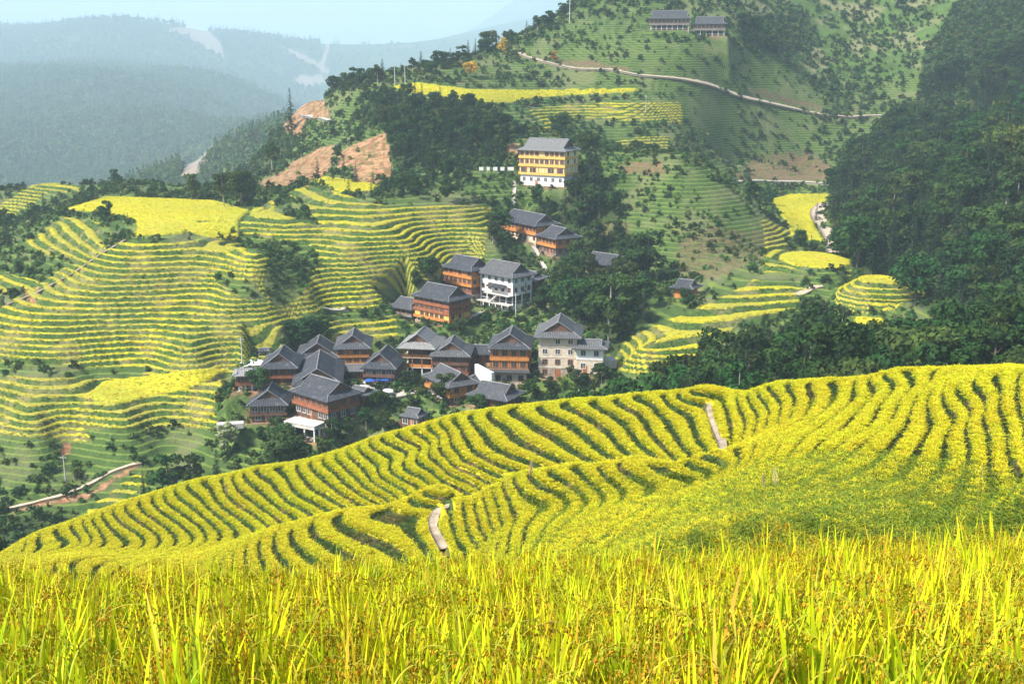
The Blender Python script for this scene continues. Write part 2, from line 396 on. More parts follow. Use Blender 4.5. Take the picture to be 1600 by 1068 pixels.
flat = np.maximum.reduce([
    region([P('104 327 168 308 335 314 388 329 372 346 312 345 285 366 212 369 214 346 165 333'), P('300 350 372 344 372 376 330 372 292 362')], 320, 470, False),
    region([P('485 284 510 276 592 289 577 303 574 320 552 314 520 296')], 400, 470, False),
    region([P('1198 312 1240 303 1296 303 1280 330 1270 350 1288 378 1240 374 1228 345')], 370, 560, False),
    region([P('610 136 650 130 735 140 840 141 1005 138 985 145 900 148 850 152 800 161 735 159 640 145')], 480, 600, False),
    region([P('360 574 300 578 160 596 130 622 190 632 290 608 335 590')], 255, 300, False) * .9,
    region([P('1335 497 1378 497 1378 514 1350 522 1330 514')], 240, 320), blur(roundf, 1)])
rice = np.maximum.reduce([
    region([P('-30 500 20 470 90 425 205 372 350 374 392 384 372 350 396 328 480 288 560 312 600 322 765 320 758 400 700 428 640 446 610 470 560 482 480 488 455 500 420 540 372 577 352 592 330 640 345 665 300 668 -30 668')], 240, 440),
    region([P('30 388 100 338 165 344 168 380 155 412 90 402'), P('-20 420 60 440 40 465 -20 470')], 320, 440),
    region([P('-20 358 0 320 62 282 102 280 60 312 20 340'), P('55 283 130 290 125 300 60 300')], 440, 560),
    region([P('960 556 975 530 1085 482 1180 438 1262 452 1240 482 1160 498 1095 556 1060 590 965 580')], 240, 350),
    region([P('1560 470 1620 450 1620 520 1580 505')], 200, 300),
    region([P('1190 400 1215 390 1340 398 1330 425 1195 425')], 320, 360),
    region([P('828 172 900 162 1062 158 1068 190 900 186 850 195'), P('965 222 1000 214 1044 214 1044 240 985 240'), P('830 200 880 190 884 198 840 206')], 430, 600),
    region([P('490 505 620 492 622 532 540 535 495 525')], 270, 330),
    region([P('-20 650 120 660 150 690 -20 680'), P('130 800 220 735 230 760 140 815'), P('1190 340 1240 365 1225 385 1195 392')], 230, 420) * .8,
    (rr < 12.0) * 1.0])
green = region([P('365 362 380 385 420 400 410 440 430 480 462 470 490 430 500 400 480 378 440 372 400 366'), P('0 562 130 570 250 572 200 592 -20 588'), P('110 338 205 345 200 366 150 366 160 350'),
                P('425 330 440 300 480 318 500 350 480 350'), P('210 366 290 368 310 376 215 378'), P('330 420 400 440 420 470 380 465 340 440'), P('590 438 625 425 668 440 665 485 600 485')], 240, 440)
rice = rice * (1 - .9 * green)
soil = np.maximum.reduce([
    region([P('274 292 288 262 336 210 356 208 330 250 300 290')], 400, 3000, 2),
    region([P('536 232 604 204 608 288 548 292 556 262 520 262'), P('398 290 440 268 500 228 530 226 508 270 440 296'), P('790 222 812 218 812 240 790 244'), P('420 180 450 160 505 150 520 185 480 188 470 215 430 205')], 400, 760, 3),
    region([P('1050 378 1120 352 1225 362 1200 400 1130 430 1060 440'), P('930 345 990 345 985 375 940 372')], 330, 420, 3, k=4) * .5,
    region([P('1140 282 1180 240 1260 232 1315 262 1300 284'), P('860 92 980 100 990 112 880 104'), P('1160 130 1290 165 1290 176 1170 150'), P('975 252 1035 250 1040 272 980 275')], 380, 700, 3) * .65,
    region([P('255 48 320 46 345 70 352 92 330 80 300 62'), P('500 108 511 66 515 66 506 108'), P('415 60 450 80 512 110 520 120 470 98'), P('455 124 500 119 512 130 480 136')], 1100, 24000),
    region([P('95 270 130 275 128 284 96 282'), P('0 505 0 500')], 440, 600),
    region([P('98 690 112 690 108 712 94 714'), P('36 448 60 446 56 480 42 480'), P('130 770 215 722 222 728 140 776 20 800 0 796 60 780')], 235, 340) * .9])
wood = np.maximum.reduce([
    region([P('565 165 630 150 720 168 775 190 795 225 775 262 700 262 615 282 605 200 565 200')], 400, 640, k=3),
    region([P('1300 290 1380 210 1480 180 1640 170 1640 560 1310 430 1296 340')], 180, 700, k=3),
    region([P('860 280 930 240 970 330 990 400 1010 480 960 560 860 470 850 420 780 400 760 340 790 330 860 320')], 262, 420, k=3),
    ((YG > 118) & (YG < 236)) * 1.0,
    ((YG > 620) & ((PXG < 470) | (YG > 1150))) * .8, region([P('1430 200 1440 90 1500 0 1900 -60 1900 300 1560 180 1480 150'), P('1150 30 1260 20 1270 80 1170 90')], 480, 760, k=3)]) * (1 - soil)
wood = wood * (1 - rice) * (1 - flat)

terr = np.clip(np.maximum(rice, .7 * ((YG > 225) & (YG < 640)).astype(float)) * (1 - flat) * (1 - .8 * wood), 0, 1)
nearm = YG < 130
STEP_M = 1.15
Hw = H + np.where(nearm, .36 * fbm(XG, YG, 13.0, 3), 1.1 * fbm(XG, YG, 50.0, 2) + .35 * fbm(XG, YG, 13., 2)) * (1 - flat) * np.where(rr < 17, 0, 1)
step = np.where(nearm, STEP_N, np.where(rr < 13.5, 1.17, STEP_M))
off = np.where(rr < 13.5, -62.6, 0.0)
lvl = (Hw - off) / step + .06
fr = lvl - np.floor(lvl)
near_ok = sstep(46, 52, YG) * sstep(128, 118, YG) 
# the lower right of the near slope is grassy and only loosely terraced
_wl = np.interp(PXG, [600, 690, 760, 900, 1100, 1300, 1600], [900, 790, 760, 735, 715, 690, 720])
_wn = fbm(XG, YG, 9.0, 3)
wild = np.where(YG < 130, .42 * sstep(0, 22, PYG - _wl + 40 * _wn) + .38 * sstep(20, 90, PYG - _wl - np.interp(PXG, [900, 1100, 1600], [60, 20, 0]) + 120 * _wn), 0)
wildc = wild * np.clip(.35 + (PXG - 800) / 620, .35, 1)
terr = np.where(nearm, near_ok * (1 - .6 * wild), terr)
rice = np.where(nearm, near_ok * (1 - .75 * wild), rice)
riser = sstep(.62, .97, fr)
g = (np.floor(lvl) + riser) * step + off
canopy = sstep(.0, .05, fr) * sstep(.60, .52, fr)
Hs = Hw * (1 - terr) + g * terr
Hs = Hs + canopy * rice * terr * np.where(nearm, .30, .55)
Hs = Hs + flat * .5 + np.where(nearm, .06, .35) * fbm(XG, YG, 2.2, 2) * (1 - flat) + wood * 1.0 * fbm(XG, YG, 8.0, 3)
Hs = Hs + np.where(YG > 620, 70 * fbm(XG, YG, 520., 5) * sstep(900, 3000, YG) * (PXG < 520), 0) + np.where(YG > 8000, 500 * fbm(XG, YG, 3600., 5) * sstep(8000, 13000, YG), 0)

# house pads: the ground is levelled under each house
for _h in HOUSES:
    _x, _y, _z, _yaw = house_frame(_h); _w, _d = _h[4], _h[5]
    _a, _b = np.searchsorted(rows, _y - 25), np.searchsorted(rows, _y + 25)
    _dx, _dy = XG[_a:_b] - _x, YG[_a:_b] - _y; _c, _s = math.cos(-_yaw), math.sin(-_yaw)
    _e = np.maximum(np.abs(_dx * _c - _dy * _s) - _w / 2, np.abs(_dx * _s + _dy * _c) - _d / 2)
    _k = sstep(5.0, 1.2, _e)
    Hs[_a:_b] = Hs[_a:_b] * (1 - _k) + (_z - .06) * _k
    rice[_a:_b] *= 1 - sstep(3.5, 1.5, _e); terr[_a:_b] *= 1 - _k
    soil[_a:_b] = np.maximum(soil[_a:_b], .75 * sstep(3.4, .8, _e + 2.2 * fbm(XG[_a:_b], YG[_a:_b], 5., 2))); wood[_a:_b] *= 1 - sstep(5., 2., _e)
def terrain_mesh(name, r0, r1, mat, label):
    n = r1 - r0
    V = np.stack([XG[r0:r1], YG[r0:r1], Hs[r0:r1]], -1).reshape(-1, 3)
    idx = np.arange(n * CC).reshape(n, CC)
    q = np.stack([idx[:-1, :-1], idx[:-1, 1:], idx[1:, 1:], idx[1:, :-1]], -1).reshape(-1, 4)
    me = mesh_np(name, V, q, mat, smooth=(r0 > 300))
    for k, a in (('wildc', wildc), ('lvl', lvl), ('rice', rice), ('flat', flat), ('soil', soil), ('wood', wood), ('terr', terr), ('wild', wild)):
        attr(me, k, a[r0:r1])
    o = link(name, me); tag(o, kind='structure', label=label)
    return o

# ------------------------------------------------------------------ node helpers
class NT:
    def __init__(s, name, rough=.9, spec=.2):
        s.m = bpy.data.materials.new(name); s.m.use_nodes = True
        s.t = s.m.node_tree; s.b = s.t.nodes['Principled BSDF']
        s.b.inputs['Roughness'].default_value = rough
        s.b.inputs['Specular IOR Level'].default_value = spec
        s.out = s.t.nodes['Material Output']
    def n(s, typ, **kw):
        n = s.t.nodes.new(typ)
        for k, v in kw.items(): setattr(n, k, v)
        return n
    def l(s, a, b): s.t.links.new(a, b)
    def set(s, sock, v):
        if hasattr(v, 'is_output') or isinstance(v, bpy.types.NodeSocket): s.l(v, sock)
        else:
            if isinstance(v, (tuple, list)) and len(v) == 3 and sock.type == 'RGBA': v = (*v, 1)
            sock.default_value = v
    def math(s, op, a, b=None, c=None, clamp=False):
        n = s.n('ShaderNodeMath', operation=op, use_clamp=clamp)
        s.set(n.inputs[0], a)
        if b is not None: s.set(n.inputs[1], b)
        if c is not None: s.set(n.inputs[2], c)
        return n.outputs[0]
    def attr(s, name, typ='GEOMETRY', out='Fac'):
        n = s.n('ShaderNodeAttribute', attribute_type=typ, attribute_name=name); return n.outputs[out]
    def pos(s): return s.n('ShaderNodeNewGeometry').outputs['Position']
    def obj(s): return s.n('ShaderNodeTexCoord').outputs['Object']
    def noise(s, vec, scale, detail=3, rough=.6):
        n = s.n('ShaderNodeTexNoise'); s.l(vec, n.inputs['Vector'])
        n.inputs['Scale'].default_value = scale; n.inputs['Detail'].default_value = detail; n.inputs['Roughness'].default_value = rough
        return n.outputs['Fac']
    def ss(s, v, a, b):
        n = s.n('ShaderNodeMapRange', interpolation_type='SMOOTHSTEP'); s.set(n.inputs[0], v)
        n.inputs[1].default_value = a; n.inputs[2].default_value = b; return n.outputs[0]
    def mix(s, f, a, b):
        n = s.n('ShaderNodeMix', data_type='RGBA'); s.set(n.inputs[0], f); s.set(n.inputs[6], a); s.set(n.inputs[7], b); return n.outputs[2]
    def bump(s, h, strength, dist):
        n = s.n('ShaderNodeBump'); n.inputs['Strength'].default_value = strength; n.inputs['Distance'].default_value = dist
        s.l(h, n.inputs['Height']); s.l(n.outputs[0], s.b.inputs['Normal'])
    def col(s, c): s.set(s.b.inputs['Base Color'], c); return s.m

YEL = (.60, .50, .010); YEL2 = (.36, .38, .015); OCH = (.50, .33, .04)
def terrain_material(name, near):
    N_ = NT(name)
    p = N_.pos()
    big = N_.noise(p, .035 if near else .018, 3); medn = N_.noise(p, .35 if near else .11, 3); fine = N_.noise(p, 5 if near else 1.1, 4, .7)
    f0 = N_.math('ADD', N_.attr('lvl'), N_.math('MULTIPLY', N_.math('SUBTRACT', medn, .5), .22))
    f = N_.math('FRACT', f0)
    tread = N_.math('MULTIPLY', N_.ss(f, -.02, .04), N_.ss(f, .60 if near else .62, .50 if near else .54))
    band = N_.math('MULTIPLY', tread, N_.ss(N_.attr('rice'), .25, .6))
    band = N_.math('MAXIMUM', band, N_.ss(N_.attr('flat'), .3, .7))
    y1 = N_.mix(N_.ss(fine, .35, .65), YEL2 if not near else (.42, .34, .015), YEL)
    y2 = N_.mix(N_.ss(big, .45, .7), y1, (.36, .37, .03)); y2 = N_.mix(N_.math('MULTIPLY', N_.ss(N_.noise(p, .4, 4, .75), .42, .62), .55), y2, (.40, .30, .02))
    y3 = N_.mix(N_.math('MULTIPLY', N_.ss(medn, .55, .75), .5), y2, OCH)
    if not near: y3 = N_.mix(N_.math('MULTIPLY', N_.math('SUBTRACT', 1.0, N_.ss(N_.attr('flat'), .3, .7)), N_.ss(N_.noise(p, .05, 3), .3, .62)), y3, N_.mix(fine, (.20, .22, .03), (.46, .38, .06)))
    g1 = N_.mix(N_.ss(fine, .35, .7), (.022, .05, .010) if near else (.03, .065, .012), (.06, .10, .018) if near else (.085, .145, .022))
    g2 = N_.mix(N_.ss(medn, .45, .72), g1, (.20, .18, .07) if not near else (.13, .085, .035))
    # scrub in the open
    s1 = N_.mix(N_.ss(medn, .35, .65), g1, (.085, .15, .03))
    s2 = N_.mix(N_.ss(N_.noise(p, .05, 4, .65), .46, .62), s1, (.20, .20, .09))
    lines = N_.math('MULTIPLY', N_.ss(N_.attr('terr'), .1, .5), N_.math('SUBTRACT', N_.ss(f, -.05, .02), N_.ss(f, .25, .45)))
    s2b = N_.mix(N_.math('MULTIPLY', lines, .75), N_.mix(N_.math('MULTIPLY', N_.attr('terr'), .6), s2, (.03, .055, .015)), N_.mix(medn, (.08, .16, .022), (.22, .25, .05)))
    rm = N_.ss(N_.attr('rice'), .1, .5)
    base = N_.mix(rm, s2b, g2)
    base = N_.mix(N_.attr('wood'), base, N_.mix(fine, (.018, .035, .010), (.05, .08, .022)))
    soilc = N_.mix(N_.ss(N_.noise(p, .25, 5, .75), .35, .65), (.17, .075, .035), (.44, .25, .13)); soilc = N_.mix(N_.ss(N_.attr('soil'), .85, .6), soilc, N_.mix(N_.ss(fine, .35, .65), (.07, .075, .03), (.22, .13, .075)))
    base = N_.mix(N_.math('MULTIPLY', N_.ss(N_.attr('soil'), .2, .7), N_.ss(N_.noise(p, .35, 4, .7), .36, .50)), base, soilc)
    c = N_.mix(band, base, y3)
    if near:
        w = N_.mix(N_.ss(medn, .4, .7), N_.mix(fine, (.03, .07, .010), (.10, .17, .015)), (.24, .26, .015))
        c = N_.mix(N_.math('MULTIPLY', N_.attr('wildc'), .8), c, w)
    N_.bump(fine, .6, .15 if near else .7)
    return N_.col(c)
m_near = terrain_material('terraced_slope', True)
m_mid = terrain_material('terraced_valley', False)
def far_material():
    N_ = NT('wooded_mountain')
    p = N_.pos()
    a = N_.noise(p, .003, 5, .7); b = N_.noise(p, .03, 5, .75)
    c = N_.mix(N_.ss(b, .35, .65), (.02, .045, .014), (.07, .12, .03))
    c = N_.mix(N_.ss(a, .52, .66), c, (.12, .16, .05))
    c = N_.mix(N_.ss(N_.attr('soil'), .2, .6), c, (.33, .26, .20))
    N_.bump(b, 1.0, 12.0)
    return N_.col(c)
m_far = far_material()
rA = np.searchsorted(rows, 122); rB = np.searchsorted(rows, 722)
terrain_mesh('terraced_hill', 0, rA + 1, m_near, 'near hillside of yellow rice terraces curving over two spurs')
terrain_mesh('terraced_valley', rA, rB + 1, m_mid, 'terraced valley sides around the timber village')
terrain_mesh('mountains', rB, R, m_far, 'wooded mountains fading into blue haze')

# ------------------------------------------------------------------ where a sight line meets the ground
TS = Hs / YG
def hit(px, py, ymin=0, ymax=1e9):
    a, t = ray(px, py)
    ci = (a - A_COLS[0]) / (A_COLS[1] - A_COLS[0]); c0 = int(np.clip(math.floor(ci), 0, CC - 2)); w = ci - c0
    col = TS[:, c0] * (1 - w) + TS[:, c0 + 1] * w
    r0 = int(np.searchsorted(rows, ymin))
    idx = np.nonzero(col[r0:] >= t)[0]
    if len(idx) == 0: return None
    i = idx[0] + r0
    if i > r0 and i > 0:
        w2 = (t - col[i - 1]) / max(col[i] - col[i - 1], 1e-9); Y = rows[i - 1] + (rows[i] - rows[i - 1]) * w2
    else: Y = rows[i]
    return (a * Y, Y, t * Y)
def gz(X, Y, S=None):
    S = Hs if S is None else S
    ci = np.clip((X / Y - A_COLS[0]) / (A_COLS[1] - A_COLS[0]), 0, CC - 1.001)
    ri = np.clip(np.interp(Y, rows, np.arange(R)), 0, R - 1.001)
    c0 = np.floor(ci).astype(int); r0 = np.floor(ri).astype(int); u = ci - c0; v = ri - r0
    return (S[r0, c0] * (1 - u) + S[r0, c0 + 1] * u) * (1 - v) + (S[r0 + 1, c0] * (1 - u) + S[r0 + 1, c0 + 1] * u) * v

# ------------------------------------------------------------------ haze
def haze():
    x, y0, y1, z0, z1 = 14500.0, -60.0, 24300.0, float(Hs.min()) - 1.0 - 30, max(float(Hs.max()), 60) + 12
    v = [(sx * x, y, z) for z in (z0, z1) for y in (y0, y1) for sx in (-1, 1)]
    f = [(0, 2, 3, 1), (4, 5, 7, 6), (0, 1, 5, 4), (2, 6, 7, 3), (0, 4, 6, 2), (1, 3, 7, 5)]
    m = bpy.data.materials.new('valley_haze'); m.use_nodes = True; t = m.node_tree
    for n in list(t.nodes):
        if n.type == 'BSDF_PRINCIPLED': t.nodes.remove(n)
    pv = t.nodes.new('ShaderNodeVolumePrincipled')
    pv.inputs['Color'].default_value = (.68, .86, 1.0, 1)
    pv.inputs['Density'].default_value = HAZE_D
    pv.inputs['Anisotropy'].default_value = 0.0
    t.links.new(pv.outputs[0], t.nodes['Material Output'].inputs['Volume'])
    o = link('haze', mesh_np('haze', v, f, m)); tag(o, kind='stuff', label='pale blue air between the near hills and far mountains')
HAZE_D = 0.00018
haze()

# ------------------------------------------------------------------ foliage
def leaf_mat(name, dark, light, trans=.25, varh=.04, scale=.6):
    N_ = NT(name, .75, .15)
    oi = N_.n('ShaderNodeObjectInfo').outputs['Random']
    f = N_.noise(N_.obj(), scale, 3, .7)
    c = N_.mix(N_.ss(f, .3, .7), dark, light)
    hs = N_.n('ShaderNodeHueSaturation'); N_.l(c, hs.inputs['Color'])
    N_.l(N_.math('ADD', N_.math('MULTIPLY', oi, varh * 2), .5 - varh), hs.inputs['Hue'])
    N_.l(N_.math('ADD', N_.math('MULTIPLY', N_.math('FRACT', N_.math('MULTIPLY', oi, 17.3)), .8), .6), hs.inputs['Value'])
    N_.l(hs.outputs[0], N_.b.inputs['Base Color'])
    if trans:
        tr = N_.n('ShaderNodeBsdfTranslucent'); N_.l(hs.outputs[0], tr.inputs['Color'])
        mx = N_.n('ShaderNodeMixShader'); mx.inputs[0].default_value = trans
        N_.l(N_.b.outputs[0], mx.inputs[1]); N_.l(tr.outputs[0], mx.inputs[2]); N_.l(mx.outputs[0], N_.out.inputs['Surface'])
    return N_.m
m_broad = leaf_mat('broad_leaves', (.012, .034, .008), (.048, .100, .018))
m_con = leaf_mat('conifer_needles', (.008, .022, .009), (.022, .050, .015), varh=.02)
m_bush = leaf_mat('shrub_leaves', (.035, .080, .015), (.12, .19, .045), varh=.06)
m_hazedleaf = leaf_mat('haze_paled_leaves', (.06, .11, .045), (.15, .22, .09), varh=.05)  # distant foliage paled: part of the haze and sunlight is put into its colour
m_gold = leaf_mat('golden_leaves', (.45, .26, .02), (.62, .42, .04))
m_pale = leaf_mat('pale_blossom', (.20, .25, .09), (.55, .50, .28))
m_bam = leaf_mat('bamboo_leaves', (.10, .17, .02), (.26, .33, .05))
m_bark = (lambda N_: N_.col(N_.mix(N_.noise(N_.obj(), 3), (.07, .05, .035), (.22, .18, .13))))(NT('bark'))
m_palebark = (lambda N_: N_.col(N_.mix(N_.noise(N_.obj(), 3), (.25, .22, .17), (.45, .42, .36))))(NT('pale_bark'))

def quads(cen, nrm, sx, sy, rng):
    """leaf shaped quads: centres (n,3), normals (n,3), sizes"""
    n = len(cen)
    nrm = nrm / (np.linalg.norm(nrm, axis=1, keepdims=True) + 1e-9)
    r = rng.normal(size=(n, 3)); t = np.cross(nrm, r); t /= np.linalg.norm(t, axis=1, keepdims=True) + 1e-9
    b = np.cross(nrm, t)
    sx = np.broadcast_to(sx, n)[:, None]; sy = np.broadcast_to(sy, n)[:, None]
    V = np.stack([cen - t * sx, cen - b * sy, cen + t * sx + nrm * sx * .3, cen + b * sy], 1).reshape(-1, 3)
    return V, np.arange(4 * n).reshape(n, 4)
def unit(rng, n):
    v = rng.normal(size=(n, 3)); return v / np.linalg.norm(v, axis=1, keepdims=True)
def broad_crown(seed, R=3.4, h0=3.0, h1=12.0, n=1500, lobes=16, leaf=.42):
    rng = np.random.default_rng(seed)
    cz = (h0 + h1) / 2; hz = (h1 - h0) / 2
    d = unit(rng, lobes); rad = rng.uniform(.45, .85, lobes)[:, None]
    L = d * rad * np.array([R, R, hz]) + [0, 0, cz]; L[:, 0] += rng.normal(0, .35, lobes); L[:, 1] += rng.normal(0, .35, lobes)
    lr = rng.uniform(.28, .5, lobes) * R
    k = rng.integers(0, lobes, n)
    s = unit(rng, n); s[:, 2] = np.abs(s[:, 2]) * np.where(rng.random(n) < .75, 1, -1)
    c = L[k] + s * lr[k][:, None] * rng.uniform(.65, 1.12, n)[:, None] * [1, 1, .8]
    sz = leaf * rng.uniform(.55, 1.3, n)
    return quads(c, s + rng.normal(0, .55, (n, 3)), sz, sz * .6, rng)
def conifer_crown(seed, H=13.0, R=2.5, base=1.2, nb=8, dz=.5, leaf=.42, power=.85):
    rng = np.random.default_rng(seed); C_, Nn, S_ = [], [], []
    z = base
    while z < H:
        f = (1 - (z - base) / (H - base)) ** power; r = R * f * rng.uniform(.8, 1.12) + .12
        m = max(3, int(nb * (.5 + .5 * f)))
        for a in rng.uniform(0, 6.283, m):
            rl = r * rng.uniform(.7, 1.15); k = max(2, int(rl / .33))
            for q in range(k):
                t = (q + rng.uniform(.4, 1)) / k
                C_.append((math.cos(a) * rl * t, math.sin(a) * rl * t, z - .22 * rl * t * t + .12 * t + rng.normal(0, .08)))
                Nn.append((math.cos(a) * .5 + rng.normal(0, .4), math.sin(a) * .5 + rng.normal(0, .4), .9)); S_.append(leaf * rng.uniform(.6, 1.1) * (.55 + .45 * f))
        z += dz * rng.uniform(.7, 1.2) * (.6 + .4 * f)
    S_ = np.array(S_)
    return quads(np.array(C_), np.array(Nn), S_, S_ * .55, rng)
def bamboo_crown(seed):
    rng = np.random.default_rng(seed); C_, Nn, S_ = [], [], []
    for k in range(16):
        a = rng.uniform(0, 6.283); lean = rng.uniform(.6, 2.6); h = rng.uniform(7, 11)
        for q in range(70):
            t = rng.uniform(.3, 1.08)
            z = h * (t - .28 * max(0, t - .6) ** 1.2 * 2); r = lean * t ** 2.2 + .3
            C_.append((math.cos(a) * r + rng.normal(0, .3), math.sin(a) * r + rng.normal(0, .3), z + rng.normal(0, .2)))
            Nn.append((rng.normal(), rng.normal(), .6)); S_.append(rng.uniform(.2, .42))
    S_ = np.array(S_)
    return quads(np.array(C_), np.array(Nn), S_, S_ * .35, rng)
def tube_mesh(name, pts, rad, mat, sides=6):
    V, Fc = [], []
    for path, rs in zip(pts, rad):
        b = len(V)
        for (p, r) in zip(path, rs):
            for k in range(sides):
                a = 6.2832 * k / sides; V.append((p[0] + r * math.cos(a), p[1] + r * math.sin(a), p[2]))
        for i in range(len(path) - 1):
            for k in range(sides):
                k2 = (k + 1) % sides; Fc.append((b + i * sides + k, b + i * sides + k2, b + (i + 1) * sides + k2, b + (i + 1) * sides + k))
    return mesh_np(name, V, Fc, mat, smooth=True)
def trunk_mesh(name, seed, H, h0, r0, mat, limbs=5, R=2.2):
    rng = random.Random(seed)
    pts = [[(0, 0, -.8), (.05, 0, h0 * .6), (.12, .08, H * .6), (.1, .12, H * .93)]]; rad = [[r0 * 1.25, r0, r0 * .6, r0 * .12]]
    for k in range(limbs):
        a = rng.uniform(0, 6.28); z = rng.uniform(h0 * .8, H * .65); L = rng.uniform(.5, 1) * R
        pts.append([(0.05, 0.02, z), (math.cos(a) * L * .5, math.sin(a) * L * .5, z + L * .45), (math.cos(a) * L, math.sin(a) * L, z + L * 1.1)]); rad.append([r0 * .45, r0 * .3, r0 * .08])
    return tube_mesh(name, pts, rad, mat)

PROTO = {'broadleaf_tree': [], 'conifer_tree': []}
for s_, (R_, h0_, h1_, n_) in enumerate([(3.6, 2.2, 10.5, 1700), (3.0, 2.0, 12.5, 1700), (4.2, 2.4, 10.0, 1900), (2.6, 1.6, 11.5, 1400), (3.4, 3.4, 12.0, 1600)]):
    V_, F_ = broad_crown(20 + s_, R_, h0_, h1_, n_)
    PROTO['broadleaf_tree'].append((mesh_np('crown', V_, F_, m_broad), trunk_mesh('trunk', s_, h1_, h0_, .2, m_palebark if s_ in (1, 4) else m_bark, 5, R_ * .7), h1_))
for s_, (H_, R_, b_, p_) in enumerate([(13, 2.4, 1.4, .85), (15, 2.1, 2.2, .75), (11, 2.6, .8, .9), (14, 1.8, 3.6, .65)]):
    V_, F_ = conifer_crown(40 + s_, H_, R_, b_, power=p_)
    PROTO['conifer_tree'].append((mesh_np('crown', V_, F_, m_con), trunk_mesh('trunk', s_, H_, b_, .17, m_bark, 0), H_))

def tree_at(kind, loc, height, label, group, proto=None, crown_mat=None, cat='tree', wide=1.0):
    pr = PROTO[kind]; i = random.randrange(len(pr)) if proto is None else proto
    crown, trunk, h = pr[i]
    s = height / h
    r = bpy.data.objects.new(kind, None); COL.objects.link(r)
    r.location = loc; r.rotation_euler = (0, 0, random.uniform(0, 6.28)); r.scale = (s * wide * random.uniform(.9, 1.15), s * wide * random.uniform(.9, 1.15), s)
    r.empty_display_size = .1
    tag(r, label, cat, group)
    if crown_mat is not None:
        key = crown.name + crown_mat.name
        if key not in _mc:
            c2 = crown.copy(); c2.materials.clear(); c2.materials.append(crown_mat); _mc[key] = c2
        crown = _mc[key]
    link('crown', crown, r); link('trunk', trunk, r)
    return r
_mc = {}

# columns of sight: how high the ground nearer by reaches, to leave out what nothing shows of
RM = np.maximum.accumulate(TS, axis=0)
def shown(X, Y, Z):
    """Z/Y margin over everything nearer"""
    ci = np.clip(((X / Y - A_COLS[0]) / (A_COLS[1] - A_COLS[0])).astype(int), 0, CC - 1)
    ri = np.clip(np.searchsorted(rows, Y) - 2, 0, R - 1)
    return Z / Y - RM[ri, ci]
def sample(px0, px1, y0, y1, n, seed):
    rng = np.random.default_rng(seed)
    a0, a1 = (px0 - 800) / F, (px1 - 800) / F
    Y = np.sqrt(rng.uniform(y0 ** 2, y1 ** 2, n)); X = rng.uniform(a0, a1, n) * Y * 1.02
    return X, Y
def thin(X, Y, dmin):
    """drop points closer than dmin to an earlier one"""
    cell = {}; keep = []
    for i in range(len(X)):
        k = (int(X[i] // dmin), int(Y[i] // dmin)); ok = True
        for dx in (-1, 0, 1):
            for dy in (-1, 0, 1):
                for j in cell.get((k[0] + dx, k[1] + dy), ()):
                    if (X[i] - X[j]) ** 2 + (Y[i] - Y[j]) ** 2 < dmin * dmin: ok = False
        if ok: keep.append(i); cell.setdefault(k, []).append(i)
    return np.array(keep, int)

def gn_scatter(name, protos, P3, rot, scl, idx, label):
    """one object of kind stuff: proto meshes instanced on points"""
    coll = bpy.data.collections.new(name + '_kinds')
    for k, me in enumerate(protos):
        o = bpy.data.objects.new('%s_%02d' % (name, k), me); coll.objects.link(o)
    me = bpy.data.meshes.new(name); me.vertices.add(len(P3)); me.vertices.foreach_set('co', np.asarray(P3, np.float32).ravel())
    attr(me, 'scl', scl)
    a = me.attributes.new('idx', 'INT', 'POINT'); a.data.foreach_set('value', np.asarray(idx, np.int32))
    a = me.attributes.new('rot', 'FLOAT_VECTOR', 'POINT'); a.data.foreach_set('vector', np.asarray(rot, np.float32).ravel())
    o = link(name, me)
    g = bpy.data.node_groups.new(name, 'GeometryNodeTree')
    g.interface.new_socket('Geometry', in_out='INPUT', socket_type='NodeSocketGeometry'); g.interface.new_socket('Geometry', in_out='OUTPUT', socket_type='NodeSocketGeometry')
    gi = g.nodes.new('NodeGroupInput'); go = g.nodes.new('NodeGroupOutput')
    ci = g.nodes.new('GeometryNodeCollectionInfo'); ci.inputs['Collection'].default_value = coll
    ci.inputs['Separate Children'].default_value = True; ci.inputs['Reset Children'].default_value = True
    ip = g.nodes.new('GeometryNodeInstanceOnPoints'); ip.inputs['Pick Instance'].default_value = True
    def na(nm, t):
        n = g.nodes.new('GeometryNodeInputNamedAttribute'); n.data_type = t; n.inputs[0].default_value = nm; return n.outputs[0]
    L = g.links.new
    L(gi.outputs[0], ip.inputs['Points']); L(ci.outputs[0], ip.inputs['Instance']); L(na('idx', 'INT'), ip.inputs['Instance Index'])
    er_ = g.nodes.new('FunctionNodeEulerToRotation'); L(na('rot', 'FLOAT_VECTOR'), er_.inputs[0]); L(er_.outputs[0], ip.inputs['Rotation'])
    cx = g.nodes.new('ShaderNodeCombineXYZ'); s_ = na('scl', 'FLOAT')
    for k in range(3): L(s_, cx.inputs[k])
    L(cx.outputs[0], ip.inputs['Scale']); L(ip.outputs[0], go.inputs[0])
    md = o.modifiers.new('scatter', 'NODES'); md.node_group = g
    tag(o, label, kind='stuff')
    return o

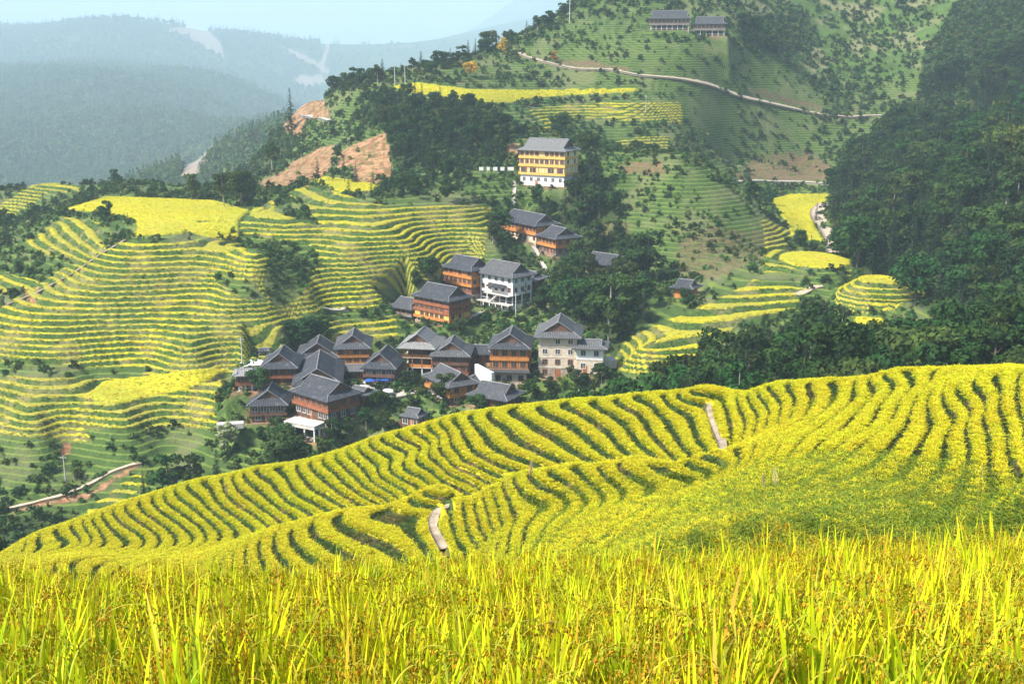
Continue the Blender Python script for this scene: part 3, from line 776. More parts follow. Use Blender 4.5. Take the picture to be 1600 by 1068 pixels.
# --- candidate trees of the woods
TOP = P('-200 815 0 822 90 826 150 800 200 765 225 705 280 655 340 650 400 668 480 692 540 668 620 655 700 642 780 606 850 592 950 578 1000 566 1040 515 1100 496 1200 488 1300 476 1400 505 1480 482 1540 440 1620 455 1800 440')
cand = []      # (px size, kind, x, y, z, height, area name)
def add_wood(area, X, Y, hmin, hmax, pcon, seed, top=None, dens=None, clump=0.0, dmin=3.2):
    rng = np.random.default_rng(seed)
    if dens is not None:
        k = rng.random(len(X)) < dens(X, Y); X, Y = X[k], Y[k]
    k = thin(X, Y, dmin); X, Y = X[k], Y[k]
    Z = gz(X, Y)
    h = rng.uniform(hmin, hmax, len(X)) * (1 + .25 * (vnoise(X / 25, Y / 25) - .5))
    con = rng.random(len(X)) < np.clip(pcon + 1.2 * (vnoise(X / 30 + 9, Y / 30) - .5), 0, 1)
    if top is not None:
        px, _ = project(X, Y, Z)
        ty = np.interp(px, [p[0] for p in top], [p[1] for p in top]) + rng.uniform(-12, 45, len(X))
        v = (534 - ty) / F; tt = (SP + v * CP) / (CP - v * SP)
        h = np.minimum(h, tt * Y - Z)
        k = h > 3; X, Y, Z, h, con = X[k], Y[k], Z[k], h[k], con[k]
    vis = shown(X, Y, Z + h) * Y
    for i in range(len(X)):
        if vis[i] > .8: cand.append((min(vis[i], h[i]) / Y[i] * F, 'conifer_tree' if con[i] else 'broadleaf_tree', X[i], Y[i], Z[i], h[i], area))
X_, Y_ = sample(930, 1850, 135, 236, 2600, 1); add_wood('band', X_, Y_, 10, 16, .35, 1, TOP, dmin=4.2)
X_, Y_ = sample(-120, 930, 150, 240, 2800, 2); add_wood('gully', X_, Y_, 6, 12, .35, 2, TOP, dmin=3.8)
def dwood(X, Y): return gz(X, Y, wood) ** 2 * (Y > 238) * .95
X_, Y_ = sample(-60, 1850, 238, 620, 16000, 3)
bx_, by_ = project(X_, Y_, gz(X_, Y_))
k_ = (gz(X_, Y_, wood) > .3)
X_, Y_ = X_[k_], Y_[k_]; bx_ = bx_[k_]
k_ = bx_ > 1200; add_wood('right', X_[k_], Y_[k_], 8, 15, .45, 3, None, dwood, dmin=4.5)
k_ = (bx_ <= 1200) & (bx_ > 805); add_wood('knoll', X_[k_], Y_[k_], 6, 11, .2, 4, None, dwood, dmin=4.0)
k_ = bx_ <= 805; add_wood('centre', X_[k_], Y_[k_], 7, 11, .3, 5, None, dwood, dmin=4.4)
# loose trees over the open hillsides
def dopen(X, Y):
    return (gz(X, Y, wood) < .3) * (gz(X, Y, rice) < .1) * (gz(X, Y, flat) < .1) * (gz(X, Y, soil) < .3) * np.clip(vnoise(X / 22, Y / 22) * 2.2 - 1.1, 0, 1) * .5
X_, Y_ = sample(-60, 1850, 330, 720, 4200, 6); add_wood('open', X_, Y_, 4, 9, .35, 6, None, dopen, dmin=4.0)
GW = {'band': ('tree in the dark wood right behind the crest of the nearest terraced hill', 'trees of the dark wood behind the near crest'),
      'gully': ('tree in the dark gully between the village and the nearest terraced hill', 'trees in the gully below the village'),
      'right': ('tree in the dense forest on the steep right-hand slope', 'trees of the forest on the right-hand slope'),
      'knoll': ('tree on the overgrown slope between the village and the brown cutting', 'trees on the slope beside the village'),
      'centre': ('tree in the wood above the bare orange soil slope', 'trees of the wood on the central ridge'),
      'open': ('small tree scattered over the open terraced hillside', 'scattered hillside trees')}
cand.sort(key=lambda c: -c[0])
cnt = {'conifer_tree': 0, 'broadleaf_tree': 0}; rest = []
HOUSE_CLEAR = []       # filled by the village: (px0, py0, px1, py1, Y)

# ------------------------------------------------------------------ houses
def wallmat(name, c1, c2, planks=True, rough=.8):
    N_ = NT(name, rough, .2); p = N_.obj()
    f = N_.noise(p, 1.3, 4, .7); g_ = N_.noise(p, 9, 2)
    c = N_.mix(N_.ss(f, .3, .75), c1, c2)
    if planks:
        sx = N_.n('ShaderNodeSeparateXYZ'); N_.l(p, sx.inputs[0])
        v = N_.math('ADD', sx.outputs[0], sx.outputs[1])
        fr_ = N_.math('FRACT', N_.math('MULTIPLY', v, 2.6))
        dk = N_.math('LESS_THAN', fr_, .1)
        c = N_.mix(N_.math('MULTIPLY', dk, .6), c, tuple(x * .35 for x in c1))
    c = N_.mix(N_.math('MULTIPLY', N_.ss(g_, .5, .8), .25), c, (.1, .08, .06))
    return N_.col(c)
WM = {'orange': wallmat('orange_boards', (.46, .17, .04), (.66, .29, .08)), 'red': wallmat('red_boards', (.22, .075, .04), (.38, .14, .065)),
      'brown': wallmat('brown_boards', (.10, .055, .04), (.22, .12, .08)), 'grey': wallmat('weathered_boards', (.16, .14, .12), (.34, .30, .27)),
      'white': wallmat('white_plaster', (.70, .69, .66), (.86, .85, .82), False), 'cream': wallmat('cream_brick', (.52, .42, .32), (.70, .60, .47), False),
      'stone': wallmat('rubble_stone', (.22, .17, .13), (.48, .38, .29), False), 'yellow': wallmat('yellow_boards', (.72, .40, .08), (.85, .55, .16)),
      'pale': wallmat('pale_yellow_plaster', (.80, .68, .33), (.90, .80, .48), False), 'concrete': wallmat('concrete', (.42, .39, .35), (.60, .57, .52), False)}
WM['hotel'] = wallmat('ochre_boards', (.70, .48, .20), (.82, .62, .32)); WM['open'] = WM['red']; WM['posts'] = WM['concrete']
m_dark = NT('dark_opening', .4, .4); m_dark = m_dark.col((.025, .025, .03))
m_glass = NT('window_glass', .15, .6); m_glass = m_glass.col((.05, .06, .07))
m_frame = wallmat('window_timber', (.28, .10, .04), (.42, .18, .07), False)
m_wframe = wallmat('window_white', (.65, .63, .6), (.8, .78, .74), False)
m_blue = NT('blue_awning', .6).col((.03, .10, .42))
def roofmat():
    N_ = NT('grey_roof_tiles', .75, .25); p = N_.obj()
    uv = N_.n('ShaderNodeUVMap').outputs[0]
    sx = N_.n('ShaderNodeSeparateXYZ'); N_.l(uv, sx.inputs[0])
    a = N_.math('ABSOLUTE', N_.math('SINE', N_.math('MULTIPLY', sx.outputs[0], 3.1416 / .42)))
    b = N_.math('FRACT', N_.math('MULTIPLY', sx.outputs[1], 1 / .45))
    tone = N_.attr('tone', 'OBJECT')
    f = N_.noise(p, .5, 4, .7); g_ = N_.noise(p, 3.5, 3, .7)
    c = N_.mix(N_.ss(g_, .3, .7), (.022, .025, .033), (.075, .080, .095))
    c = N_.mix(tone, c, N_.mix(N_.ss(g_, .3, .7), (.18, .18, .175), (.40, .39, .37)))
    c = N_.mix(N_.math('MULTIPLY', N_.ss(f, .52, .72), .5), c, (.20, .20, .20)); c = N_.mix(N_.math('MULTIPLY', N_.ss(N_.noise(p, 6.0, 2, .8), .60, .70), .6), c, (.30, .30, .32))
    c = N_.mix(N_.math('MULTIPLY', N_.math('LESS_THAN', a, .3), .55), c, (.02, .02, .025))
    hgt = N_.math('ADD', a, N_.math('MULTIPLY', b, .5)); N_.bump(hgt, .8, .15)
    return N_.col(c)
m_roof = roofmat()
m_ridge = wallmat('ridge_mortar', (.14, .14, .15), (.27, .27, .28), False)

class MB:
    def __init__(s): s.v = []; s.f = []
    def box(s, x0, x1, y0, y1, z0, z1, rot=None):
        b = len(s.v); P_ = [(x, y, z) for z in (z0, z1) for y in (y0, y1) for x in (x0, x1)]
        s.v += P_; s.f += [(b, b + 2, b + 3, b + 1), (b + 4, b + 5, b + 7, b + 6), (b, b + 1, b + 5, b + 4), (b + 2, b + 6, b + 7, b + 3), (b, b + 4, b + 6, b + 2), (b + 1, b + 3, b + 7, b + 5)]
        return s
    def bar(s, p, q, r):
        p, q = Vector(p), Vector(q); d = (q - p).normalized(); u_ = d.orthogonal().normalized(); w = d.cross(u_)
        b = len(s.v)
        for e in (p, q):
            for k in range(4):
                a = math.pi / 4 + k * math.pi / 2; s.v.append(tuple(e + (u_ * math.cos(a) + w * math.sin(a)) * r))
        for k in range(4): s.f.append((b + k, b + (k + 1) % 4, b + 4 + (k + 1) % 4, b + 4 + k))
        s.f += [(b + 3, b + 2, b + 1, b), (b + 4, b + 5, b + 6, b + 7)]
        return s
    def build(s, name, mat, parent=None):
        me = bpy.data.meshes.new(name); me.from_pydata(s.v, [], s.f); me.update(); me.materials.append(mat)
        return link(name, me, parent)

def roof_mesh(W, L, rise, gs, swap, thick=.2):
    """hip-and-gable roof, ridge along y (x when swap); UV = metres along the eave and down the slope"""
    hw, hl = W / 2, L / 2
    x1 = max(hw - gs, hw * .25); z1 = rise * (1 - x1 / hw) * .82; yg = hl - gs
    V, Fc, UV = [], [], []
    def poly(pts, du, origin_z):
        b = len(V); V.extend(pts); Fc.append(list(range(b, b + len(pts))))
        for p in pts: UV.append(((p[1] if du == 'y' else p[0]), p[2] * 2.2))
    for sg in (-1, 1):
        n = 5                     # main slope: a lower, flatter strip and a steeper upper strip
        e = [(sg * hw, -hl, 0), (sg * hw, hl, 0), (sg * x1, yg, z1), (sg * x1, -yg, z1)]
        poly(e if sg > 0 else e[::-1], 'y', 0)
        t_ = [(sg * x1, -yg - .35, z1 + .02), (sg * x1, yg + .35, z1 + .02), (0, yg + .35, rise), (0, -yg - .35, rise)]
        poly(t_ if sg > 0 else t_[::-1], 'y', 0)
    for sg in (-1, 1):
        e = [(-hw, sg * hl, 0), (hw, sg * hl, 0), (x1, sg * yg, z1), (-x1, sg * yg, z1)]
        poly(e if sg < 0 else e[::-1], 'x', 0)
    # underside and edge
    b = len(V); V.extend([(-hw, -hl, -thick), (hw, -hl, -thick), (hw, hl, -thick), (-hw, hl, -thick), (-hw, -hl, 0), (hw, -hl, 0), (hw, hl, 0), (-hw, hl, 0)])
    UV.extend([(0, 0)] * 4 + [(0, 0)] * 4)
    Fc += [[b + 3, b + 2, b + 1, b]] + [[b + k, b + (k + 1) % 4, b + 4 + (k + 1) % 4, b + 4 + k] for k in range(4)]
    if swap: V = [(-y, x, z) for x, y, z in V]
    me = bpy.data.meshes.new('roof'); me.from_pydata(V, [], Fc); me.update(); me.materials.append(m_roof)
    ul = me.uv_layers.new(name='UVMap')
    for l in me.loops: ul.data[l.index].uv = UV[l.vertex_index]
    return me, x1, z1, yg
def sw(p, swap): return (-p[1], p[0], p[2]) if swap else p

_win = {}
def window_mesh(w, h, kind):
    k = (round(w, 2), round(h, 2), kind)
    if k not in _win:
        fr_ = MB().box(-w / 2 - .1, w / 2 + .1, -.07, 0, h / 2, h / 2 + .1).box(-w / 2 - .1, w / 2 + .1, -.1, 0, -h / 2 - .1, -h / 2).box(-w / 2 - .1, -w / 2, -.07, 0, -h / 2, h / 2).box(w / 2, w / 2 + .1, -.07, 0, -h / 2, h / 2)
        if w > .9: fr_.box(-.04, .04, -.06, 0, -h / 2, h / 2)
        m1 = bpy.data.meshes.new('window'); m1.from_pydata(fr_.v, [], fr_.f); m1.materials.append(m_wframe if kind == 'w' else m_frame)
        pn = MB().box(-w / 2, w / 2, -.03, 0, -h / 2, h / 2)
        m2 = bpy.data.meshes.new('pane'); m2.from_pydata(pn.v, [], pn.f); m2.materials.append(m_glass)
        _win[k] = (m1, m2)
    return _win[k]
def put_window(root, x, y, z, face, w, h, kind):
    """face: 0 front, 1 right, 2 back, 3 left"""
    m1, m2 = window_mesh(w, h, kind)
    o = link('window', m1, root); o.location = (x, y, z); o.rotation_euler = (0, 0, face * math.pi / 2)
    link('pane', m2, o)

def house(h):
    name, _, _, _, w, d, storeys, roof, label, special = h
    X, Y, Z, yaw = house_frame(h)
    root = bpy.data.objects.new(name, None); COL.objects.link(root); root.location = (X, Y, Z); root.rotation_euler = (0, 0, yaw); root.empty_display_size = .2
    tag(root, label, {'hotel': 'hotel', 'shed': 'shed'}.get(name, 'house'), 'houses of the terraced village')
    rng = random.Random(label)
    MB().box(-w / 2 - .3, w / 2 + .3, -d / 2 - .3, d / 2 + .3, -4.5, 0.02).build('foundation', WM['stone'], root)
    z = 0.0; jut = 0.0
    for i, (hh, st) in enumerate(storeys):
        wood = st in ('orange', 'red', 'brown', 'grey', 'yellow')
        j = .28 if (wood and i > 0) else 0
        hw, hd = w / 2 + j, d / 2 + j
        face_h = hh - .12
        if st in ('posts', 'open'):
            MB().box(-hw + 1.3, hw - 1.3, -hd + 1.5, hd - .3, z, z + face_h).build('inner_wall', m_dark if st == 'posts' else WM['brown'], root)  # behind posts, near-black colour stands in for the shade of the open recess
            ps = bpy.data.meshes.new('post'); q = MB().box(-.14, .14, -.14, .14, 0, face_h); ps.from_pydata(q.v, [], q.f); ps.materials.append(WM['white'] if st == 'posts' else WM['red'])
            nx = max(2, int(w / 2.6)) ; ny = max(2, int(d / 3))
            for a in range(nx + 1):
                for yy in (-hd + .2, hd - .2):
                    o = link('post', ps, root); o.location = (-hw + .2 + (2 * hw - .4) * a / nx, yy, z)
            for a in range(1, ny):
                for xx in (-hw + .2, hw - .2):
                    o = link('post', ps, root); o.location = (xx, -hd + .2 + (2 * hd - .4) * a / ny, z)
            rl = MB()
            for yy in (-hd + .1, hd - .16): rl.box(-hw, hw, yy, yy + .06, z + .75, z + .85)
            for xx in (-hw + .1, hw - .16): rl.box(xx, xx + .06, -hd + .2, hd - .2, z + .75, z + .85)
            if st == 'open':
                for yy in (-hd + .11,): rl.box(-hw, hw, yy, yy + .05, z + .05, z + .7)
            rl.build('railing', WM['orange'] if st == 'open' else WM['white'], root)
        else:
            MB().box(-hw, hw, -hd, hd, z, z + face_h).build('wall', WM['hotel'] if special == 4 and st == 'yellow' else WM[st], root)
            if special == 4 and st == 'yellow':           # plain rendered side of the hotel
                MB().box(hw - .1, hw + .04, -hd + .4, hd, z, z + face_h + .12).build('side_wall', WM['pale'], root)
            if wood:
                fm = MB(); nx = max(2, int(2 * hw / 2.2)); ny = max(2, int(2 * hd / 2.2))
                for a in range(nx + 1):
                    xx = -hw + 2 * hw * a / nx
                    fm.box(xx - .09, xx + .09, -hd - .07, -hd, z, z + face_h)
                for a in range(ny + 1):
                    yy = -hd + 2 * hd * a / ny
                    for s in (-1, 1):
                        fm.box(min(s * hw, s * (hw + .07)), max(s * hw, s * (hw + .07)), yy - .09, yy + .09, z, z + face_h)
                fm.build('timber_frame', WM['orange'] if special == 4 else WM['brown'] if st in ('red', 'grey', 'brown') else WM['red'], root)['kind'] = 'stuff'
                if i > 0:      # balcony board of the storey
                    bm = MB(); bw = .34
                    bm.box(-hw - bw, hw + bw, -hd - bw, -hd - bw + .07, z - .1, z + .72)
                    bm.box(-hw - bw, -hw - bw + .07, -hd - bw + .07, hd, z - .1, z + .72).box(hw + bw - .07, hw + bw, -hd - bw + .07, hd, z - .1, z + .72)
                    bm.build('balcony', WM['yellow'] if special == 4 else WM['orange'] if st in ('orange', 'yellow') else WM[st], root)
            wk = 'w' if st in ('white', 'cream', 'brown') and rng.random() < .6 else 'b'
            wh = min(1.3, hh * .47); ww = 1.25 if wood else 1.1
            zc = z + hh * (.60 if wood else .56)
            nx = max(2, int(2 * hw / (1.9 if wood else 2.5)))
            if hh > 1.5 and not (special == 4 and i == 1):
                for a in range(nx):
                    if rng.random() < .08: continue
                    put_window(root, -hw + 2 * hw * (a + .5) / nx, -hd, zc, 0, ww, wh, wk)
                ny = max(2, int(2 * hd / 2.6))
                if special == 4: ny = 2
                for a in range(ny):
                    yy = -hd + 2 * hd * (a + .5) / ny
                    if rng.random() < .85 and st != 'stone': put_window(root, hw + (.041 if special == 4 and st == 'yellow' else 0), yy, zc, 1, ww * .9, wh, wk)
                    if rng.random() < .6 and st != 'stone': put_window(root, -hw, yy, zc, 3, ww * .9, wh, wk)
            if special == 4 and i == 1:
                for a in range(5):
                    if a == 2: continue
                    xx = -hw + 2 * hw * (a + .5) / 5
                    put_window(root, xx, -hd, z + 1.35, 0, 2.2, 2.0, 'b')
            if i == 0 and st not in ('posts', 'open'):
                xx = rng.uniform(-.25, .25) * w
                dr = MB().box(xx - .5, xx + .5, -hd - .06, -hd, 0.02, 2.0 if hh > 2.3 else hh - .25).build('door', m_frame, root)
        MB().box(-hw - .08, hw + .08, -hd - .08, hd + .08, z + face_h, z + hh).build('floor_band', WM['brown'] if wood else WM['concrete'], root)
        z += hh
    if special == 1:                       # skirt roof above the masonry floor
        zz = storeys[0][0]
        sk = MB(); b = len(sk.v); a0, a1 = w / 2 + .1, w / 2 + 1.1; c0, c1 = d / 2 + .1, d / 2 + 1.3
        sk.v += [(-a1, -c1, zz + .0), (a1, -c1, zz + .0), (a0, -c0 + .1, zz + 1.15), (-a0, -c0 + .1, zz + 1.15), (-a1, -c1, zz - .15), (a1, -c1, zz - .15), (a0, -c0 + .1, zz - .15), (-a0, -c0 + .1, zz - .15)]
        sk.f += [(0, 1, 2, 3), (7, 6, 5, 4), (4, 5, 1, 0), (5, 6, 2, 1), (7, 4, 0, 3), (6, 7, 3, 2)]
        o = sk.build('skirt_roof', m_roof, root); o['tone'] = .1
    if special == 2:
        MB().box(-.6, 2.6, -d / 2 - 1.6, -d / 2 - .02, 1.55, 1.63).build('awning', m_blue, root)
    if special == 3:                       # outside stair and concrete landing
        st = MB()
        for k in range(10): st.box(-1.8 + k * .34, -1.8 + (k + 1) * .34, -d / 2 - 1.5, -d / 2 - .35, 2.4 + k * .27, 2.62 + k * .27)
        st.build('stair', WM['white'], root)
        MB().box(-w / 2, w / 2, -d / 2 - 1.7, -d / 2 - .02, 2.35, 2.55).box(-w / 2 + 3, w / 2, -d / 2 - 1.7, -d / 2 - .02, 5.1, 5.28).build('landing', WM['concrete'], root)
        for k in range(6): MB().box(-w / 2 + .2 + k * (w - .7) / 5, -w / 2 + .5 + k * (w - .7) / 5, -d / 2 - 1.65, -d / 2 - 1.35, -2.5, 2.34).build('post', WM['white'], root)
        o = MB(); o.v += [(-2.5, -d / 2 - 2.0, 7.4), (4.5, -d / 2 - 2.0, 7.4), (4.5, -d / 2 - .3, 8.2), (-2.5, -d / 2 - .3, 8.2)]; o.v += [(x, y, q - .12) for x, y, q in o.v]
        o.f += [(0, 1, 2, 3), (7, 6, 5, 4), (4, 5, 1, 0), (5, 6, 2, 1), (6, 7, 3, 2), (7, 4, 0, 3)]
        o.build('canopy', m_roof, root)
    if roof:
        rise, ax, tone = roof; swap = ax == 'x'
        ov = 1.25 if name != 'shed' else .35
        rw, rl = (d, w) if swap else (w, d)
        W, L = rw + 2 * ov, rl + 2 * ov
        gs = min(2.3, W * .24)
        zr = z + .05
        me, x1, z1, yg = roof_mesh(W, L, rise, gs, swap)
        ro = link('roof', me, root); ro.location = (0, 0, zr); ro['tone'] = float(tone)
        rc = MB(); rc.bar(sw((0, -yg - .4, rise + .04), swap), sw((0, yg + .4, rise + .04), swap), .17)
        for sx in (-1, 1):
            for sy in (-1, 1):
                rc.bar(sw((sx * (W / 2 - .05), sy * (L / 2 - .05), .06), swap), sw((sx * x1, sy * yg, z1 + .05), swap), .12)
                rc.bar(sw((sx * x1, sy * (yg + .37), z1 + .07), swap), sw((0, sy * (yg + .37), rise + .04), swap), .11)
        rc.build('ridge_cap', m_ridge, ro)
        for sy in (-1, 1):
            gm = MB(); a = [sw((-x1 + .1, sy * (yg - .02), z1), swap), sw((x1 - .1, sy * (yg - .02), z1), swap), sw((0, sy * (yg - .02), rise - .12), swap)]
            b2 = [sw((-x1 + .1, sy * (yg - .3), z1), swap), sw((x1 - .1, sy * (yg - .3), z1), swap), sw((0, sy * (yg - .3), rise - .12), swap)]
            gm.v = a + b2; gm.f = [(0, 1, 2), (5, 4, 3), (0, 3, 4, 1), (1, 4, 5, 2), (2, 5, 3, 0)]
            gm.build('gable', WM['brown'], ro)
        # attic wall between the top storey and the roof
    return root
for h_ in HOUSES: house(h_)

# trees that keep clear of the houses
def clear_of_houses(x, y, r=0.5):
    for h in HF:
        dx, dy = x - h[0], y - h[1]; c, s = math.cos(-h[3]), math.sin(-h[3])
        if abs(dx * c - dy * s) < h[4] / 2 + r and abs(dx * s + dy * c) < h[5] / 2 + r: return False
    return True
HF = [house_frame(h) + (h[4], h[5]) for h in HOUSES]

# ------------------------------------------------------------------ roads and paths laid over the ground
m_path = wallmat('pale_path', (.34, .30, .25), (.50, .46, .40), False)
m_stonepath = wallmat('stone_path', (.20, .15, .10), (.40, .33, .25), False)
m_road = wallmat('dirt_road', (.36, .28, .20), (.55, .46, .36), False)
ROADPTS = []
def ribbon(name, s, width, mat, label, ymin=0, ymax=1e9, lift=.25, kind='structure', thick=.3):
    pix = P(s); W3 = []
    for (a, b) in zip(pix[:-1], pix[1:]):
        n = max(2, int(math.hypot(b[0] - a[0], b[1] - a[1]) / 5))
        for k in range(n):
            t = k / n; q = hit(a[0] + (b[0] - a[0]) * t, a[1] + (b[1] - a[1]) * t, ymin, ymax)
            if q is not None and q[1] < ymax: W3.append(q)
    q = hit(*pix[-1], ymin, ymax)
    if q is not None and q[1] < ymax: W3.append(q)
    W3 = np.array(W3); ROADPTS.extend((p[0], p[1]) for p in W3)
    for _ in range(3): W3[1:-1] = (W3[:-2] + W3[1:-1] * 2 + W3[2:]) / 4
    tg = np.gradient(W3[:, :2], axis=0); tg /= np.linalg.norm(tg, axis=1, keepdims=True) + 1e-9
    nr = np.stack([-tg[:, 1], tg[:, 0]], 1)
    V = []; K = 4
    wv = width * (1 + .2 * (vnoise(W3[:, 0] / 3, W3[:, 1] / 3) - .5))
    for i in range(len(W3)):
        for k in range(K + 1):
            o = (k / K - .5) * wv[i]
            x, y = W3[i, 0] + nr[i, 0] * o, W3[i, 1] + nr[i, 1] * o
            V.append((x, y))
    V = np.array(V); z = gz(V[:, 0], V[:, 1]); z = z.reshape(-1, K + 1)
    z = z * .3 + z.mean(1, keepdims=True) * .7
    kr = np.ones(5) / 5; zm = np.apply_along_axis(lambda c: np.convolve(np.pad(c, 2, mode='edge'), kr, 'valid'), 0, z)
    V = np.column_stack([V, zm.ravel() + lift]); n0 = len(V)
    V2 = V.copy(); V2[:, 2] -= thick + lift
    idx = np.arange(n0).reshape(-1, K + 1)
    q = np.stack([idx[:-1, :-1], idx[:-1, 1:], idx[1:, 1:], idx[1:, :-1]], -1).reshape(-1, 4)
    if len(q) and np.cross(V[q[0][1]] - V[q[0][0]], V[q[0][2]] - V[q[0][0]])[2] < 0: q = q[:, ::-1]
    e1 = np.stack([idx[:-1, 0], idx[1:, 0], idx[1:, 0] + n0, idx[:-1, 0] + n0], -1); e2 = np.stack([idx[:-1, K], idx[:-1, K] + n0, idx[1:, K] + n0, idx[1:, K]], -1)
    me = mesh_np(name, np.vstack([V, V2]), np.vstack([q, e1, e2]), mat, False)
    tag(link(name, me), label, kind=kind)
ribbon('road', '800 78 812 86 850 97 900 108 950 108 1000 118 1060 122 1110 130 1160 150 1220 164 1280 178 1330 183 1380 180 1440 180 1520 184', 3.2, m_road, 'pale dirt road crossing the upper hillside', 430, 760, .4)
ribbon('road', '1146 284 1180 283 1220 284 1270 286 1310 288', 2.6, m_path, 'thin pale road below the purple scrub slope', 430, 620, .5)
ribbon('road', '1290 318 1272 330 1280 345 1294 362 1303 380 1301 398', 5.0, m_road, 'winding concrete road beside the valley rice field', 360, 560, .35)
ribbon('footpath', '-10 802 40 790 100 775 140 758 175 738 205 728 222 724', 1.0, m_road, 'path crossing the green terraces at the lower left', 225, 300, .5)
ribbon('footpath', '1112 628 1106 640 1112 655 1118 670 1126 685 1132 702', .6, m_stonepath, 'stone path climbing between the terraces near the crest', 50, 118, .12, thick=.1)
ribbon('footpath', '702 790 688 796 678 806 676 818 680 832 690 848 696 860', .9, m_stonepath, 'stone path curving through the nearest terraces', 50, 118, .12, thick=.1)
ribbon('footpath', '820 375 838 392 846 410 856 430 868 440', 1.4, m_path, 'white path winding down from the long slope building', 300, 420, .4)
ribbon('footpath', '802 282 806 300 798 312 806 322', 1.3, m_path, 'path leading from the hotel down to the long slope building', 340, 430, .4)
ribbon('footpath', '720 508 745 492 770 480 790 470', 1.2, m_path, 'path between the white house and the orange house', 300, 360, .4)
ribbon('footpath', '498 480 520 486 545 482', 1.2, m_path, 'short path across the green slope above the village', 280, 400, .4)
ribbon('footpath', '0 480 50 462 110 430 160 396 200 372', .9, m_stonepath, 'dirt path along the edge of the terraced spur on the left', 280, 420, .3)
ribbon('footpath', '1245 462 1262 452 1285 446', 2.6, m_road, 'reddish bare path below the round yellow field', 290, 330, .3)
ribbon('road', '470 178 500 184 515 190', 2.6, m_path, 'short road by the bare cutting on the distant ridge', 450, 760, .5)
ribbon('yard', '556 600 580 608 610 618 640 612', 6.5, m_path, 'paved yard in the middle of the village', 240, 330, .5)
ribbon('yard', '375 572 395 566 412 562', 5, WM['white'], 'white concrete yard at the left edge of the village', 250, 330, .5)
ribbon('yard', '640 610 670 616 690 628', 3.5, m_path, 'pale rubble yard beside the bright orange angled house', 240, 330, .5)
def slab(px, py, Y, w, d, hgt, yaw, mat, name, label, cat):
    X, Y, Z = at(px, py, Y)
    o = MB().box(-w / 2, w / 2, -d / 2, d / 2, 0, hgt).build(name, mat); o.location = (X, Y, Z); o.rotation_euler = (0, 0, math.radians(yaw)); tag(o, label, cat)
slab(757, 602, 268, .8, 9, 4.4, 28, WM['white'], 'retaining_wall', 'white plastered retaining wall left of the cream based house', 'wall')
slab(360, 668, 250, 6, 2.2, 1.2, 12, WM['concrete'], 'retaining_wall', 'pale concrete wall left of the lowest dark house', 'wall')
slab(948, 572, 272, 4, 4, 2.0, 10, WM['concrete'], 'retaining_wall', 'concrete platform at the right end of the village', 'wall')
for k, (px_, w_) in enumerate([(752, 1.6), (763, 1.1), (774, 1.5), (785, 1.5), (798, 2.3)]):
    q = hit(px_, 270, 380, 470) or at(px_, 270, 415)
    r = bpy.data.objects.new('banner', None); COL.objects.link(r); r.location = q; tag(r, ['widest white board at the left end of the row beside the hotel', 'narrow white board second in the row beside the hotel', 'white board in the middle of the row beside the hotel', 'white board second from the hotel', 'white board standing next to the hotel wall'][k], 'board', 'white boards by the hotel')
    MB().box(-w_ / 2, w_ / 2, -.06, .06, .8, 2.1).build('panel', WM['white'], r)
    for s in (-1, 1): MB().box(s * w_ / 2 - .05 * (1 + s), s * w_ / 2 + .05 * (1 - s), .06, .14, -.3, 2.0).build('post', WM['concrete'], r)

m_canvas = [wallmat('parasol_white', (.7, .7, .7), (.85, .85, .85), False), m_blue]
for k, (px_, py_, lb_) in enumerate([(566, 616, 'white parasol in the paved yard beside the dark round shrub'), (578, 606, 'blue parasol in the paved yard before the small red porch'), (606, 622, 'white parasol at the lower edge of the paved yard')]):
    q = hit(px_, py_, 240, 300)
    r = bpy.data.objects.new('parasol', None); COL.objects.link(r); r.location = q; tag(r, lb_, 'parasol', 'parasols in the yard')
    v = [(0, 0, 2.5)] + [(1.4 * math.cos(a * math.pi / 4), 1.4 * math.sin(a * math.pi / 4), 2.0) for a in range(8)] + [(0, 0, 2.42)]
    q2 = MB(); q2.v = v; q2.f = [(0, 1 + a, 1 + (a + 1) % 8) for a in range(8)] + [(9, 1 + (a + 1) % 8, 1 + a) for a in range(8)]
    q2.build('canopy', m_canvas[k % 2], r); MB().box(-.03, .03, -.03, .03, 0, 2.41).build('pole', m_dark, r)

